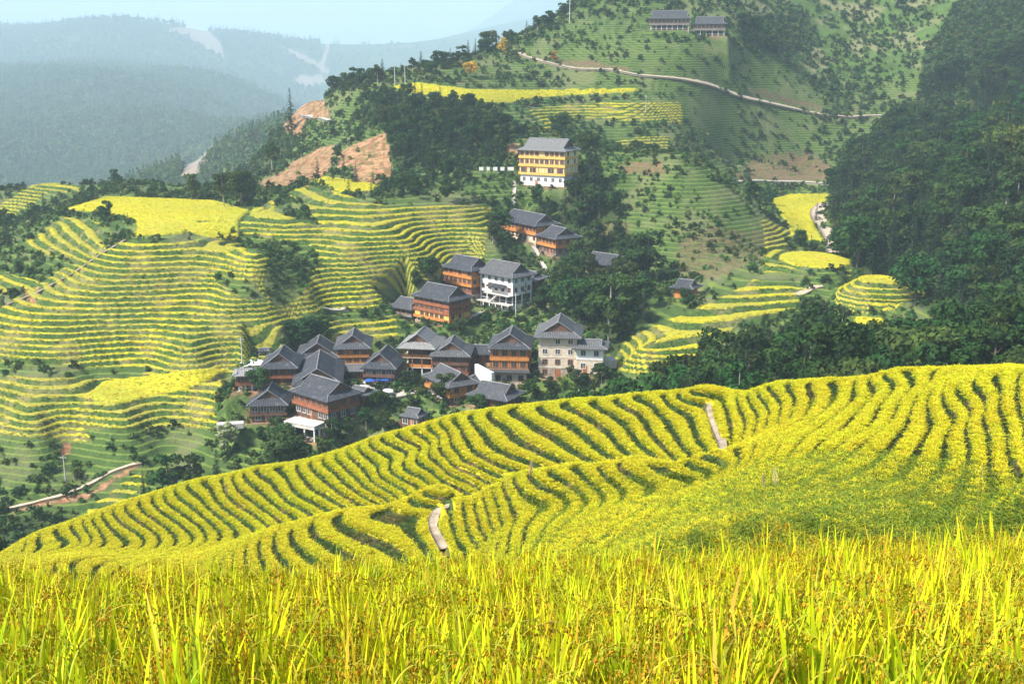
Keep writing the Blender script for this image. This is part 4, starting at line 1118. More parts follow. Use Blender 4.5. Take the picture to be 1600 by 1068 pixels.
# utility poles
m_pole = wallmat('pole_concrete', (.50, .47, .43), (.66, .63, .60), False)
pole_me = tube_mesh('pole', [[(0, 0, -1), (0, 0, 8)]], [[.17, .11]], m_pole, 8)
arm_me = bpy.data.meshes.new('crossarm'); _q = MB().box(-.8, .8, -.05, .05, 7.2, 7.32); arm_me.from_pydata(_q.v, [], _q.f); arm_me.materials.append(m_pole)
for px_, py_, y0_, y1_, s_, lb_ in [(103, 757, 230, 300, .9, 'white utility pole above the lower left path'), (379, 573, 250, 330, 1.0, 'utility pole beside the white yard at the village edge'),
        (96, 278, 400, 560, 1.0, 'utility pole on the far left terraced ridge'), (274, 290, 440, 620, .9, 'utility pole at the foot of the bare landslide'),
        (617, 133, 480, 640, 1.3, 'left of two utility poles at the end of the upper yellow field'), (633, 133, 480, 640, 1.2, 'right of two utility poles at the end of the upper yellow field'),
        (890, 36, 560, 720, 1.6, 'utility pole on the bare shoulder of the upper hill'), (458, 152, 560, 800, 1.6, 'utility pole on the distant cut ridge'),
        (1009, 176, 430, 560, 1.0, 'utility pole among the small upper terraces'), (806, 500, 290, 340, 1.0, 'utility pole in front of the white four storey house'),
        (1262, 720, 50, 110, 0.0, '')]:
    if not s_: continue
    q = hit(px_, py_, y0_, y1_)
    if q is None: continue
    r = bpy.data.objects.new('utility_pole', None); COL.objects.link(r); r.location = q; r.scale = (s_,) * 3; tag(r, lb_, 'pole', 'utility poles')
    link('pole', pole_me, r); link('crossarm', arm_me, r)

# ------------------------------------------------------------------ trees
PLACED = []
def place(kind, px, py, y0, y1, hgt, label, group='single trees', proto=None, mat=None, wide=1.0):
    q = hit(px, py, y0, y1)
    if q is None or q[1] > y1: q = at(px, py, (y0 + y1) / 2)
    tree_at(kind, (q[0], q[1], q[2] - .2), hgt, label, group, proto, mat, wide=wide); PLACED.append((q[0], q[1]))
place('conifer_tree', 930, 300, 370, 430, 19, 'tallest dark conifer with a pointed top right of the hotel', proto=2, wide=1.2)
place('conifer_tree', 821, 492, 300, 345, 10, 'slender dark conifer in front of the brown house by the white house', proto=3)
place('conifer_tree', 455, 205, 600, 800, 24, 'lone tall conifer on the bare distant ridge')
place('conifer_tree', 1306, 196, 480, 640, 14, 'dark pointed conifer standing below the upper dirt road')
place('conifer_tree', 1343, 190, 480, 640, 13, 'dark conifer right of the pointed one below the upper dirt road')
place('conifer_tree', 696, 287, 400, 460, 8, 'small dark conifer left of the hotel boards', proto=0)
place('conifer_tree', 780, 262, 400, 470, 10, 'conifer behind the white boards beside the hotel', proto=0)
place('broadleaf_tree', 785, 86, 480, 720, 9, 'golden yellow tree at the start of the upper dirt road', mat=m_gold, proto=0)
place('broadleaf_tree', 735, 122, 480, 720, 8, 'golden yellow tree on the slope above the long yellow field', mat=m_gold, proto=2)
place('broadleaf_tree', 866, 100, 480, 720, 7, 'small orange yellow tree just below the upper dirt road', mat=m_gold, proto=3)
place('broadleaf_tree', 692, 632, 245, 275, 8, 'round dark green tree in front of the bright orange angled house', proto=0)
place('broadleaf_tree', 405, 614, 250, 290, 6.5, 'round bush like tree below the brown house with white panels', proto=2)
place('broadleaf_tree', 470, 540, 270, 320, 8, 'large leafy tree above the longest dark roof', proto=2, wide=1.3)
place('broadleaf_tree', 498, 530, 270, 330, 7, 'second leafy tree between the longest dark roof and the yellow terraces', proto=0, wide=1.2)
place('broadleaf_tree', 632, 605, 250, 300, 5, 'small dark tree beside the blue awning', proto=3)
place('broadleaf_tree', 358, 712, 235, 262, 9, 'pale flowering tree at the edge of the dark gully wood', mat=m_pale, proto=1)
place('broadleaf_tree', 700, 560, 270, 320, 4, 'bushy tree below the three storey orange house', proto=2, wide=1.5)
place('broadleaf_tree', 670, 440, 310, 370, 8, 'dark tree left of the orange house touching the white house', proto=2)
place('broadleaf_tree', 652, 452, 310, 370, 6, 'lower dark tree beside the ribbed yellow terraces', proto=0)
place('broadleaf_tree', 1010, 440, 330, 400, 15, 'big round dark tree right of the broad dark roof', proto=0, wide=1.3)
place('broadleaf_tree', 955, 520, 280, 350, 17, 'massive dark tree between the village and the yellow terraces', proto=4, wide=1.3)
place('broadleaf_tree', 1073, 482, 290, 330, 6, 'light green round tree beside the little orange hut', proto=0)
place('broadleaf_tree', 425, 262, 400, 520, 11, 'feathery tree standing on the orange soil ridge', proto=1)
place('broadleaf_tree', 378, 322, 400, 520, 13, 'large dark tree behind the right corner of the flat yellow field', proto=2)
place('broadleaf_tree', 350, 322, 400, 520, 13, 'dark tree beside the large one behind the flat yellow field', proto=4)
place('broadleaf_tree', 300, 312, 400, 520, 10, 'dark tree behind the middle of the flat yellow field', proto=0)
place('conifer_tree', 395, 322, 400, 520, 11, 'conifer at the right end of the trees behind the flat yellow field')
for px_, py_, h_, lb_ in [(497, 283, 9, 'conifer left of the topmost yellow field corner'), (520, 282, 8, 'conifer second along the topmost yellow field'), (538, 283, 10, 'conifer third along the topmost yellow field'), (556, 284, 7, 'conifer fourth along the topmost yellow field'), (583, 288, 6, 'conifer at the right end of the topmost yellow field')]:
    place('conifer_tree', px_, py_, 420, 500, h_, lb_, 'conifers by the top field')
for px_, py_, h_, lb_ in [(46, 352, 9, 'dark conifer on the left slope nearest the frame edge'), (70, 338, 9, 'dark conifer on the left slope by the small upper terraces'), (14, 385, 8, 'dark conifer at the left frame edge'), (200, 345, 3, 'tiny tree at the edge of the flat yellow field')]:
    place('conifer_tree', px_, py_, 300, 480, h_, lb_, 'conifers on the left slope')
# bamboo at the right edge
bam_ = mesh_np('crown', *bamboo_crown(5), m_bam)
bamc_ = tube_mesh('culm', [[(math.cos(a) * .3, math.sin(a) * .3, -.5), (math.cos(a) * .8, math.sin(a) * .8, 5), (math.cos(a) * 1.7, math.sin(a) * 1.7, 8.5)] for a in np.linspace(0, 6, 9)], [[.06, .05, .02]] * 9, m_bam, 4)
for k, (px_, py_, s_) in enumerate([(1545, 255, 1.3), (1568, 262, 1.5), (1592, 268, 1.6), (1618, 262, 1.5), (1555, 190, 1.0), (805, 592, .55), (772, 622, .5), (880, 612, .45)]):
    q = hit(px_, py_, 240, 620)
    if q is None: continue
    r = bpy.data.objects.new('bamboo_clump', None); COL.objects.link(r); r.location = q; r.scale = (s_,) * 3; r.rotation_euler = (0, 0, k * 1.3)
    tag(r, ['light green bamboo clump, left of the group at the right edge', 'light green bamboo clump second at the right edge', 'biggest bamboo clump at the right edge', 'bamboo clump cut by the right frame edge', 'bamboo beside the pale rocks on the right slope',
            'small bamboo clump before the cream based orange house', 'small bamboo clump below the white retaining wall', 'small bamboo clump below the tall masonry house'][k], 'bamboo', 'bamboo clumps')
    link('crown', bam_, r); link('culm', bamc_, r)

MARKS = [(1375, 445, 'the round terraced knoll'), (1272, 405, 'the round yellow field'), (1294, 360, 'the winding concrete road'), (1200, 160, 'the upper dirt road'), (1090, 40, 'the two hilltop houses'),
         (1590, 250, 'the bamboo at the right edge'), (1225, 275, 'the purple scrub slope'), (1120, 400, 'the brown cutting'), (1060, 455, 'the little orange hut'), (945, 400, 'the broad dark roof'), (860, 250, 'the yellow hotel'),
         (875, 520, 'the tall masonry house'), (770, 430, 'the white four storey house'), (1040, 530, 'the stepped yellow terraces on the right'), (570, 250, 'the bare orange soil'), (680, 150, 'the long upper yellow field'),
         (990, 180, 'the small upper terraces'), (250, 320, 'the flat yellow field'), (120, 745, 'the lower left path'), (460, 670, 'the white balustrade terrace'), (640, 650, 'the small dark shed'), (770, 610, 'the white retaining wall'),
         (1120, 600, 'the stone path near the crest'), (1350, 585, 'the crest right of the stone path'), (1560, 570, 'the right end of the near crest'), (1590, 480, 'the terraces at the right edge'), (1500, 330, 'the middle of the dark right forest'),
         (1450, 120, 'the upper right wood'), (300, 740, 'the dark gully wood'), (960, 600, 'the dip of the near crest'), (1030, 265, 'the dry tan plot on the green knoll'), (1440, 400, 'the foot of the right forest'), (500, 540, 'the longest dark roof')]
def tree_label(kind, pr, h, px, py):
    m = min(MARKS, key=lambda q: math.hypot(q[0] - px, (q[1] - py) * 1.3))
    dx, dy = px - m[0], py - m[1]
    rel = ('just by' if math.hypot(dx, dy) < 22 else ('right of' if dx > 0 else 'left of') if abs(dx) > abs(dy) else ('below' if dy > 0 else 'above'))
    if rel == 'just by' and not m[2].startswith('the'): rel = 'by'
    sz = 'very tall' if h > 14 else 'tall' if h > 11.5 else 'mid-sized' if h > 8.5 else 'small' if h > 5.5 else 'very small'
    sh = (['slim', 'high crowned', 'broad low skirted', 'thin bare stemmed'] if kind == 'conifer_tree' else ['round', 'upright', 'wide spreading', 'narrow', 'long stemmed'])[pr]
    return '%s %s %s %s %s' % (sz, sh, 'conifer' if kind == 'conifer_tree' else 'leafy tree', rel, m[2])
for k_, (px_, py_, y0_, y1_, h_) in enumerate([(520, 690, 235, 262, 6), (545, 680, 238, 265, 5), (572, 672, 240, 270, 6), (598, 668, 240, 270, 5), (612, 690, 236, 262, 6), (660, 665, 240, 265, 5), (440, 700, 232, 256, 6), (412, 694, 232, 258, 5),
        (470, 716, 230, 250, 5), (505, 712, 230, 252, 5), (560, 640, 245, 275, 4), (592, 638, 245, 275, 4.5), (640, 640, 245, 270, 4), (745, 640, 240, 265, 4), (828, 620, 245, 275, 5), (858, 616, 245, 275, 5), (905, 612, 245, 275, 6), (940, 600, 250, 280, 6),
        (470, 612, 250, 268, 3.5), (432, 672, 240, 258, 3.5), (735, 560, 280, 310, 4), (830, 560, 285, 310, 5), (720, 520, 300, 325, 4.5), (760, 505, 305, 330, 3), (875, 460, 320, 345, 9), (850, 490, 305, 330, 8), (870, 530, 290, 315, 9), (905, 500, 300, 330, 12), (780, 350, 380, 400, 7), (770, 380, 360, 395, 8), (800, 410, 345, 365, 5), (770, 330, 390, 420, 6), (925, 330, 380, 410, 10), (900, 310, 380, 410, 9), (912, 345, 375, 400, 10)]):
    pr_ = random.randrange(5); q_ = hit(px_, py_, y0_, y1_)
    if q_ is not None and q_[1] < y1_ and clear_of_houses(q_[0], q_[1], 1.0):
        tree_at('broadleaf_tree', (q_[0], q_[1], q_[2] - .2), h_, tree_label('broadleaf_tree', pr_, h_, px_, py_ - 10), 'garden trees of the village', pr_, wide=1.25); PLACED.append((q_[0], q_[1]))
SKY = [(480, 160, 640), (520, 140, 610), (600, 118, 600), (700, 100, 615), (780, 72, 640), (850, 40, 660), (905, 5, 690)]
for k_ in range(34):
    px_ = 524 + k_ * 11 + random.uniform(-4, 4); py_ = np.interp(px_, [s[0] for s in SKY], [s[1] for s in SKY]) + random.uniform(2, 12)
    q_ = hit(px_, py_, 470)
    if q_ is None or q_[1] > 900: continue
    kd_ = 'conifer_tree' if random.random() < .3 else 'broadleaf_tree'; pr_ = random.randrange(4); h_ = random.uniform(5.5, 10.5) * (.7 if 600 < px_ < 650 else 1)
    tree_at(kd_, q_, h_, tree_label(kd_, pr_, h_, px_, py_) + ', on the skyline', 'tree line along the upper hill', pr_, wide=1.2)
RP_ = np.array(ROADPTS)
for sz_, kind_, x_, y_, z_, h_, area_ in cand:
    if not clear_of_houses(x_, y_, 1.8) or any((x_ - a) ** 2 + (y_ - b) ** 2 < 9 for a, b in PLACED): continue
    if y_ > 236 and (np.hypot(RP_[:, 0] - x_, RP_[:, 1] + 3 - y_).min() < 5.5): continue
    # keep the fronts of the houses in sight
    px_, pt_ = project(x_, y_, z_ + h_)
    blocked = False
    for hf, hs in zip(HF, HOUSES):
        if y_ < hf[1] and y_ > 236 - 60:
            hx, hy = hs[1][0], hs[1][1]; hwid = (hs[4] + hs[5]) * .5 / hf[1] * F
            cx_, cy_ = project(hf[0], hf[1], hf[2] + (.3 if area_ in ('gully', 'band') else 2.5))
            if abs(px_ - cx_) < hwid * .55 and pt_ < cy_ + 4: blocked = True; break
    if blocked:
        if area_ in ('gully', 'band'):
            hn = h_ * .5; px2, pt2 = project(x_, y_, z_ + hn)
            if pt2 < cy_ + 4 or hn < 2.5: continue
            h_ = hn
        else: continue
    if cnt[kind_] < 270:
        cnt[kind_] += 1
        noun, grp = GW[area_]
        pr_ = random.randrange(len(PROTO[kind_]))
        tree_at(kind_, (x_, y_, z_ - .3), h_, {'band': 'near ', 'gully': 'near ', 'right': 'distant ', 'open': 'distant '}.get(area_, '') + tree_label(kind_, pr_, h_, *project(x_, y_, z_ + h_ * .6)), grp + (', conifers' if kind_ == 'conifer_tree' else ', leafy trees'), pr_, cat='tree')
    else: rest.append((kind_, x_, y_, z_, h_))
_pm = [p[0] for p in PROTO['broadleaf_tree'][:3]] + [p[0] for p in PROTO['conifer_tree'][:3]]
_ph = [p[2] for p in PROTO['broadleaf_tree'][:3]] + [p[2] for p in PROTO['conifer_tree'][:3]]
print('trees', cnt, 'rest', len(rest))
rng_ = np.random.default_rng(11)
if rest:
    ii = np.array([rng_.integers(0, 3) + (3 if r[0] == 'conifer_tree' else 0) for r in rest])
    gn_scatter('woodland', _pm, np.array([(r[1], r[2], r[4 - 1] - .3) for r in rest]), np.column_stack([np.zeros((len(rest), 2)), rng_.uniform(0, 6.28, len(rest))]),
               np.array([r[4] / _ph[i] for r, i in zip(rest, ii)]), ii, 'farther trees of the hillside woods')
# far mountain forest
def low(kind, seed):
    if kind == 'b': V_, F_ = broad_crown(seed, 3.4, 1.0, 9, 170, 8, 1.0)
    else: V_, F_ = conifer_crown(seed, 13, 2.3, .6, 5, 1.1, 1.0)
    return mesh_np('far_crown', V_, F_, m_hazedleaf)
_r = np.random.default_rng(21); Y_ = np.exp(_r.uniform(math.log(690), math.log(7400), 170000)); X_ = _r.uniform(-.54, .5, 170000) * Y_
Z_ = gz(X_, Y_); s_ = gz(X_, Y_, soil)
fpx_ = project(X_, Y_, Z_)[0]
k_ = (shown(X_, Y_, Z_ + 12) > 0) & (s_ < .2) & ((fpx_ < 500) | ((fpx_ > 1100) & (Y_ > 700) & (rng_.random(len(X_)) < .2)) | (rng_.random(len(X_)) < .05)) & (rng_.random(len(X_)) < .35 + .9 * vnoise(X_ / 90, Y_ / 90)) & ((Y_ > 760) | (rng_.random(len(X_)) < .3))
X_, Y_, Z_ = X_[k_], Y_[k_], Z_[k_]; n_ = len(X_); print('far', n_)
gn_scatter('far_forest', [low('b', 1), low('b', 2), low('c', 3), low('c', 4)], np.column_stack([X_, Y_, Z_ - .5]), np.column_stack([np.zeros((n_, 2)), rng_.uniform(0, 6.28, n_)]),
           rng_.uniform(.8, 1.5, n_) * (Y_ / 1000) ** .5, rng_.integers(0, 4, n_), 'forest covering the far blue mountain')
# undergrowth over every slope that is not rice
V_, F_ = broad_crown(77, 1.0, -.2, 1.5, 110, 6, .26); b1 = mesh_np('shrub', V_, F_, m_bush)
V_, F_ = broad_crown(78, 1.5, -.3, 1.2, 120, 7, .28); b2 = mesh_np('shrub', V_, F_, m_bush)
V_, F_ = broad_crown(79, 1.2, -.2, 2.4, 140, 7, .30); b3 = mesh_np('shrub', V_, F_, m_broad)
X_, Y_ = sample(-120, 1900, 175, 820, 210000, 31)
Z_ = gz(X_, Y_)
dn = np.clip(1 - gz(X_, Y_, rice) * 1.6, 0, 1) * (gz(X_, Y_, flat) < .08) * np.clip(1 - gz(X_, Y_, soil) * 1.15, .03, 1)
dn = dn * np.where(Y_ > 430, .45, .8) * np.clip(.10 + 1.5 * (vnoise(X_ / 16, Y_ / 16) * .6 + vnoise(X_ / 5, Y_ / 5) * .4 - .3), .04, 1)
vx_, vy_ = project(X_, Y_, Z_)
vil_ = (Y_ > 236) & (Y_ < 350) & (vx_ > 340) & (vx_ < 1000) & (gz(X_, Y_, rice) < .3)
dn = np.where(vil_, np.maximum(dn, .55), dn)
rd_ = np.maximum(dn, .75 * gz(X_, Y_, wood))
k_ = (rng_.random(len(X_)) < rd_) & (shown(X_, Y_, Z_ + 1.5) > -.002)
X_, Y_, Z_ = X_[k_], Y_[k_], Z_[k_]
k_ = np.array([clear_of_houses(x, y, .6) for x, y in zip(X_, Y_)]) if len(X_) < 200000 else None
X_, Y_, Z_ = X_[k_], Y_[k_], Z_[k_]; n_ = len(X_); print('shrubs', n_)
gn_scatter('undergrowth', [b1, b2, b3], np.column_stack([X_, Y_, Z_]), np.column_stack([np.zeros((n_, 2)), rng_.uniform(0, 6.28, n_)]),
           rng_.uniform(.35, 1.1, n_) * (1 + .3 * (Y_ > 420)), rng_.integers(0, 3, n_), 'shrubs and weeds over the open slopes')

# ------------------------------------------------------------------ rice on the near terraces
def blade_mat(name, stops, trans=.35, patch=.25):
    """stops: colours from root to tip; attribute t runs along the blade, r is a number per blade"""
    N_ = NT(name, .6, .25)
    t = N_.attr('t'); r = N_.attr('r'); oi = N_.n('ShaderNodeObjectInfo').outputs['Random']
    w = N_.noise(N_.pos(), patch, 3)
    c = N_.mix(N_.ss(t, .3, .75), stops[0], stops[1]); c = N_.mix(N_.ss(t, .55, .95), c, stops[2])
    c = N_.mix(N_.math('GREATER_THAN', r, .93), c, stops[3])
    hs = N_.n('ShaderNodeHueSaturation'); N_.l(c, hs.inputs['Color'])
    N_.l(N_.math('ADD', .5, N_.math('MULTIPLY', N_.math('SUBTRACT', N_.math('ADD', oi, w), 1.0), .05)), hs.inputs['Hue'])
    N_.l(N_.math('ADD', .72, N_.math('MULTIPLY', N_.math('FRACT', N_.math('MULTIPLY', N_.math('ADD', oi, r), 7.7)), .55)), hs.inputs['Value'])
    N_.l(hs.outputs[0], N_.b.inputs['Base Color'])
    tr = N_.n('ShaderNodeBsdfTranslucent'); N_.l(hs.outputs[0], tr.inputs['Color'])
    mx = N_.n('ShaderNodeMixShader'); mx.inputs[0].default_value = trans
    N_.l(N_.b.outputs[0], mx.inputs[1]); N_.l(tr.outputs[0], mx.inputs[2]); N_.l(mx.outputs[0], N_.out.inputs['Surface'])
    return N_.m
m_riceblade = blade_mat('rice_leaves', [(.012, .06, .005), (.13, .34, .008), (.62, .64, .010), (.60, .40, .03)], .25)  # green roots darkened further, painting in the shade low between the plants
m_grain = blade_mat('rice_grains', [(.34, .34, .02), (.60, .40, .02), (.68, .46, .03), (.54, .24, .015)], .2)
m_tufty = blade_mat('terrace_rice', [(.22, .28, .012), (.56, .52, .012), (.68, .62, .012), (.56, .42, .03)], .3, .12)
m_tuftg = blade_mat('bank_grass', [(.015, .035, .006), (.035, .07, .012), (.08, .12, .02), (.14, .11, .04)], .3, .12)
m_tuftm = blade_mat('unripe_rice', [(.03, .07, .008), (.10, .19, .012), (.30, .34, .015), (.36, .30, .03)], .3, .12)

def blades(rng, n, h, w, lean, droop, spread, seg=3):
    V, Fc, Tt, Rr = [], [], [], []
    for i in range(n):
        a = rng.uniform(0, 6.283); L = h * rng.uniform(.7, 1.12); le = lean * rng.uniform(.3, 1.3); dr = droop * rng.uniform(.2, 1.4)
        x0, y0 = rng.normal(0, spread, 2); ww = w * rng.uniform(.7, 1.25); r = rng.random()
        ca, sa = math.cos(a), math.sin(a); tw = rng.uniform(-1.2, 1.2); px_, py_ = math.cos(a + 1.57 + tw), math.sin(a + 1.57 + tw)
        b = len(V); prev = None
        for k in range(seg + 1):
            t = k / seg; o = L * (le * t + dr * t ** 3); z = L * (t - .5 * dr * t ** 3 - .2 * le * t)
            wk = ww * (1 - t ** 3) * (.6 + .4 * min(1, t * 4)) if k < seg else 0
            x, y = x0 + ca * o, y0 + sa * o
            if k < seg: V += [(x - px_ * wk, y - py_ * wk, z), (x + px_ * wk, y + py_ * wk, z)]; Tt += [t, t]; Rr += [r, r]
            else: V += [(x, y, z), (x, y, z)]; Tt += [1, 1]; Rr += [r, r]
            if k: Fc.append((b + 2 * k - 2, b + 2 * k - 1, b + 2 * k + 1, b + 2 * k))
    return V, Fc, Tt, Rr
def blade_mesh(name, parts, mats):
    V, Fc, Tt, Rr, Mi = [], [], [], [], []
    for (v, f, t, r), mi in parts:
        b = len(V); V += v; Fc += [tuple(i + b for i in q) for q in f]; Tt += t; Rr += r; Mi += [mi] * len(f)
    me = mesh_np(name, V, np.array(Fc)); attr(me, 't', Tt); attr(me, 'r', Rr)
    for m in mats: me.materials.append(m)
    me.polygons.foreach_set('material_index', np.array(Mi, np.int32))
    return me
rng = np.random.default_rng(5)
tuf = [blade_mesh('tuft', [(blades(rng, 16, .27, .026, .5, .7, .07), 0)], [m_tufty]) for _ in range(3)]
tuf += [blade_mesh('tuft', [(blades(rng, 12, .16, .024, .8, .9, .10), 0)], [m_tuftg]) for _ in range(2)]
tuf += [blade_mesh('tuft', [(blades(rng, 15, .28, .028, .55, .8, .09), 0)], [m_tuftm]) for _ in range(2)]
X_, Y_ = sample(-60, 1750, 47, 122, 460000, 41)
Z_ = gz(X_, Y_)
k_ = shown(X_, Y_, Z_ + .5) > -.0005
X_, Y_, Z_ = X_[k_], Y_[k_], Z_[k_]
lv = gz(X_, Y_, lvl); lv = lv + 0; f_ = lv - np.floor(lv); wl = gz(X_, Y_, wildc)
onp = (f_ > .0) & (f_ < .52)
r_ = rng.random(len(X_)); patch = vnoise(X_ / 6, Y_ / 6)
yel = onp & (r_ > wl * .9 - .35 * (patch - .5))
mid_ = (~yel) & (wl + .5 * patch > .45)
kind_i = np.where(yel, rng.integers(0, 3, len(X_)), np.where(mid_, rng.integers(5, 7, len(X_)), rng.integers(3, 5, len(X_))))
path_px, path_py = project(X_, Y_, Z_)
# nothing grows on the stone paths
kp = np.ones(len(X_), bool)
for s_ in ('1112 628 1106 640 1112 655 1118 670 1126 685 1132 702', '702 790 688 796 678 806 676 818 680 832 690 848 696 860'):
    pl = P(s_)
    for a, b in zip(pl[:-1], pl[1:]):
        d = np.array(b) - a; L2 = (d ** 2).sum(); t = np.clip(((path_px - a[0]) * d[0] + (path_py - a[1]) * d[1]) / L2, 0, 1)
        kp &= np.hypot(path_px - a[0] - t * d[0], path_py - a[1] - t * d[1]) > (6 if a[0] > 1000 else 11)
X_, Y_, Z_, kind_i = X_[kp], Y_[kp], Z_[kp], kind_i[kp]; n_ = len(X_); print('tufts', n_)
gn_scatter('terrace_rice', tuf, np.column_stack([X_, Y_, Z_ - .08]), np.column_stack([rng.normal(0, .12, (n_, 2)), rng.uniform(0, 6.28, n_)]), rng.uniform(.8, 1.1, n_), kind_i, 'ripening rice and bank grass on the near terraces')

# rice on the terraces beyond: coarser clumps
tu2 = [blade_mesh('tuft', [(blades(rng, 14, .38, .08, .5, .7, .25), 0)], [m_tufty]) for _ in range(3)] + [blade_mesh('tuft', [(blades(rng, 12, .4, .10, .9, .9, .3), 0)], [m_tuftg]) for _ in range(2)]
X_, Y_ = sample(-60, 1700, 240, 560, 420000, 43)
rc_ = gz(X_, Y_, rice)
fl_ = gz(X_, Y_, flat) > .5; k_ = (rc_ > .4) | fl_; X_, Y_ = X_[k_], Y_[k_]; fl_ = fl_[k_]; Z_ = gz(X_, Y_); k_ = shown(X_, Y_, Z_ + .6) > -.001; X_, Y_, Z_, fl_ = X_[k_], Y_[k_], Z_[k_], fl_[k_]
lv = gz(X_, Y_, lvl); f_ = lv - np.floor(lv); onp = ((f_ > .03) & (f_ < .52)) | fl_
k_ = onp | (rng.random(len(X_)) < .15); X_, Y_, Z_, onp = X_[k_], Y_[k_], Z_[k_], onp[k_]; n_ = len(X_); print('tufts2', n_)
gn_scatter('valley_rice', tu2, np.column_stack([X_, Y_, Z_ - np.where(onp, .2, .15)]), np.column_stack([rng.normal(0, .12, (n_, 2)), rng.uniform(0, 6.28, n_)]), rng.uniform(.6, 1.1, n_),
           np.where(onp, rng.integers(0, 3, n_), rng.integers(3, 5, n_)), 'ripening rice on the terraces round the village')

# ------------------------------------------------------------------ the field at the camera's feet
def fz(x, y):
    s = np.interp(y, [-6, 1.2, 2.5, 8.2, 8.6, 9.4, 12], [-1.85, -1.85, -2.18, -4.55, -4.9, -7.4, -9.5])
    return s + .035 * x * np.clip((y - 2) / 6, 0, 1)
gx, gy = np.meshgrid(np.linspace(-9, 9, 60), np.linspace(-5, 11.5, 80))
Vf = np.stack([gx, gy, fz(gx, gy) + .03 * vnoise(gx * 4, gy * 4)], -1).reshape(-1, 3); ix = np.arange(60 * 80).reshape(80, 60)
m_mud = (lambda N_: N_.col(N_.mix(N_.noise(N_.pos(), 8), (.035, .028, .015), (.10, .085, .03))))(NT('field_mud'))
tag(link('field_ground', mesh_np('field_ground', Vf, np.stack([ix[:-1, :-1], ix[:-1, 1:], ix[1:, 1:], ix[1:, :-1]], -1).reshape(-1, 4), m_mud, True)), 'dark soil under the rice at the front', kind='structure')
def panicle(rng, h, r_out):
    """arched ear: stem bending over and grains hanging from it"""
    a = rng.uniform(0, 6.283); ca, sa = math.cos(a), math.sin(a); r = rng.random()
    pts = []; n = 9
    z0 = h * rng.uniform(.62, .8); L = rng.uniform(.20, .30); ox, oy = rng.normal(0, .035, 2)
    V, Fc, Tt, Rr = [], [], [], []
    for k in range(n + 1):
        t = k / n; th = 1.35 - 2.6 * t ** 1.2
        if k == 0: x, z = .02, z0
        else: x += L / n * max(.15, math.cos(th)); z += L / n * math.sin(th)
        pts.append((ox + ca * x, oy + sa * x, z))
    V += [(ox - .002, oy, 0), (ox + .002, oy, 0)]; Tt += [0, 0]; Rr += [r, r]
    for k, p in enumerate(pts):
        V += [(p[0] - sa * .0022, p[1] + ca * .0022, p[2]), (p[0] + sa * .0022, p[1] - ca * .0022, p[2])]; Tt += [.3, .3]; Rr += [r * .8, r * .8]
        Fc.append((2 * k, 2 * k + 1, 2 * k + 3, 2 * k + 2))
    for k in range(52):
        t = rng.uniform(.22, 1); i = int(t * (n - 1)); p = pts[i + 1]; b = len(V)
        o = np.array(p) + [rng.normal(0, .014), rng.normal(0, .014), -rng.uniform(0, .045)]
        l = rng.uniform(.006, .009); w = .0032; d = np.array([ca * .4 + rng.normal(0, .35), sa * .4 + rng.normal(0, .35), -1]); d /= np.linalg.norm(d)
        s = np.cross(d, rng.normal(size=3)); s /= np.linalg.norm(s); u = np.cross(d, s)
        V += [tuple(o - d * l), tuple(o + s * w), tuple(o + d * l), tuple(o - s * w), tuple(o + u * w), tuple(o - u * w)]
        Fc += [(b, b + 1, b + 2, b + 3), (b, b + 4, b + 2, b + 5)]; q = rng.random(); Tt += [q] * 6; Rr += [rng.random()] * 6
    return V, Fc, Tt, Rr
cl = []
for k in range(9):
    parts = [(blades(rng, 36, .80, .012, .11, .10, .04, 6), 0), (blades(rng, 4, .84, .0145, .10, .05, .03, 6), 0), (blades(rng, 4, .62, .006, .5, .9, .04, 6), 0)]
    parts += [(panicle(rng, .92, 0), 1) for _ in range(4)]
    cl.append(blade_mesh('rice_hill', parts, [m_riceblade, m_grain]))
X_, Y_ = [], []
yy = 1.75
while yy < 8.35:
    w_ = .47 * yy + 2.2
    xs = np.arange(-w_, w_, .18); X_ += list(xs + rng.normal(0, .035, len(xs))); Y_ += list(yy + rng.normal(0, .035, len(xs))); yy += .19
X_, Y_ = np.array(X_), np.array(Y_); n_ = len(X_); print('rice hills', n_)
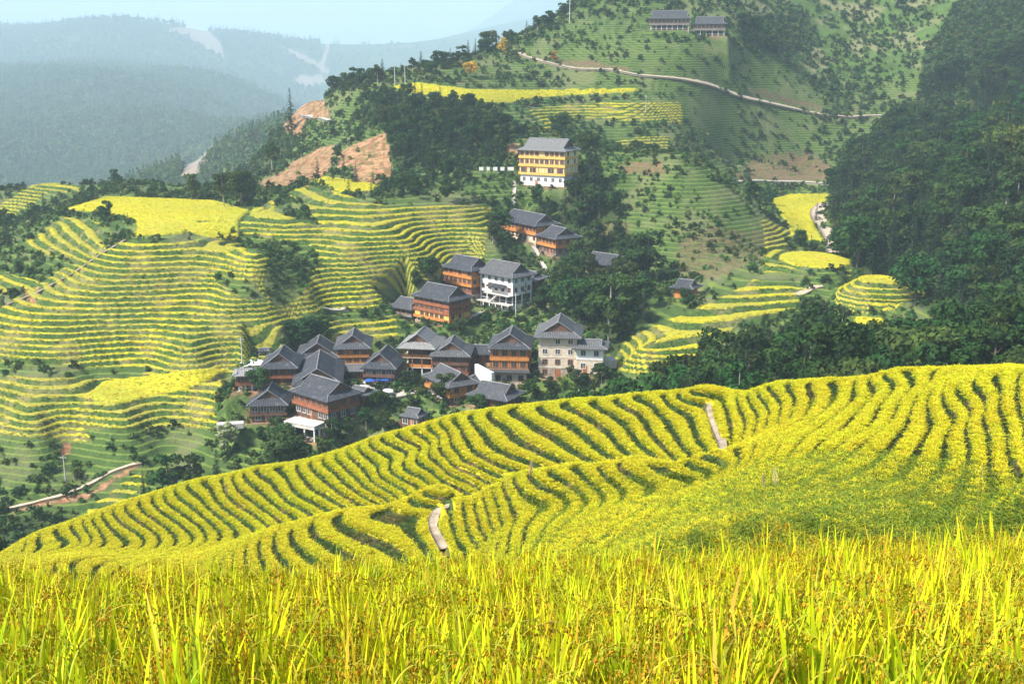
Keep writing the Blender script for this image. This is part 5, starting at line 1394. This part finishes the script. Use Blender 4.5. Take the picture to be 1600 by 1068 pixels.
# tall enough to look over the edge, shorter right before the camera
sc_ = rng.uniform(.78, 1.08, n_) * (1 + .14 * (vnoise(X_ / 1.1, Y_ / 1.1) - .5)) + .06 * np.clip(X_ / 4, -.6, 1)
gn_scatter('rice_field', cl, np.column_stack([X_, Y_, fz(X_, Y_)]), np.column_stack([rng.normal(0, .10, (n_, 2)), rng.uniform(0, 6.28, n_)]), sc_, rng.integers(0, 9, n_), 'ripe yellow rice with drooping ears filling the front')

# feathery reed plumes that stand up between the field and the near terraces
m_plume = blade_mat('reed_plume', [(.40, .28, .12), (.58, .42, .25), (.70, .55, .38), (.52, .30, .16)], .3)
def plume(seed, h, fan):
    rg = np.random.default_rng(seed); V, Fc, Tt, Rr = [], [], [], []
    for k in range(70):
        t = rg.uniform(.72, 1.0); a = rg.uniform(0, 6.28); L = .16 * (1.15 - t) * 2.2 * fan; z = h * t; b = len(V); x = .03 * t * t * h
        dx, dy = math.cos(a) * L * .5, math.sin(a) * L * .5
        V += [(x, 0, z), (x + .006, 0, z), (x + dx + .004, dy, z + L * 1.1), (x + dx, dy, z + L * 1.1)]; Fc.append((b, b + 1, b + 2, b + 3)); Tt += [.3, .3, 1, 1]; Rr += [rg.random() * .9] * 4
    return V, Fc, Tt, Rr
stem_ = tube_mesh('stem', [[(0, 0, 0), (.01, 0, .7), (.04, 0, 1.5)]], [[.006, .005, .003]], m_plume, 4)
for k, (px_, py_, Y_1, h_, lb_) in enumerate([(820, 800, 46, 1.9, 'pinkish reed plume before the front terrace crest'), (790, 812, 46, 1.5, 'lower tawny reed plume left of the pinkish one'), (1215, 828, 46, 1.5, 'pale reed plume on the green slope at the right'),
        (1198, 812, 47, 1.2, 'thin brown reed left of the pale plume'), (1525, 808, 47, 1.3, 'white grass plume low on the dark green bank'), (1596, 850, 7.6, .95, 'pale spreading reed plume at the right frame edge'), (350, 812, 100, 1.8, 'grass plume among the dark banks of the rear terraces')]):
    q = hit(px_, py_, 40) if Y_1 > 10 else at(px_, py_, Y_1)
    r = bpy.data.objects.new('reed_grass', None); COL.objects.link(r); r.location = (q[0], q[1], q[2] - (.1 if Y_1 > 10 else .75)); r.scale = (h_ * (1.4 if Y_1 > 10 else 1),) * 3; r.rotation_euler = (0, .1, k * 1.1); tag(r, lb_, 'reed', 'reed plumes')
    link('stem', stem_, r); link('plume', blade_mesh('plume', [(plume(k, 1.5, 1.0), 0)], [m_plume]), r)
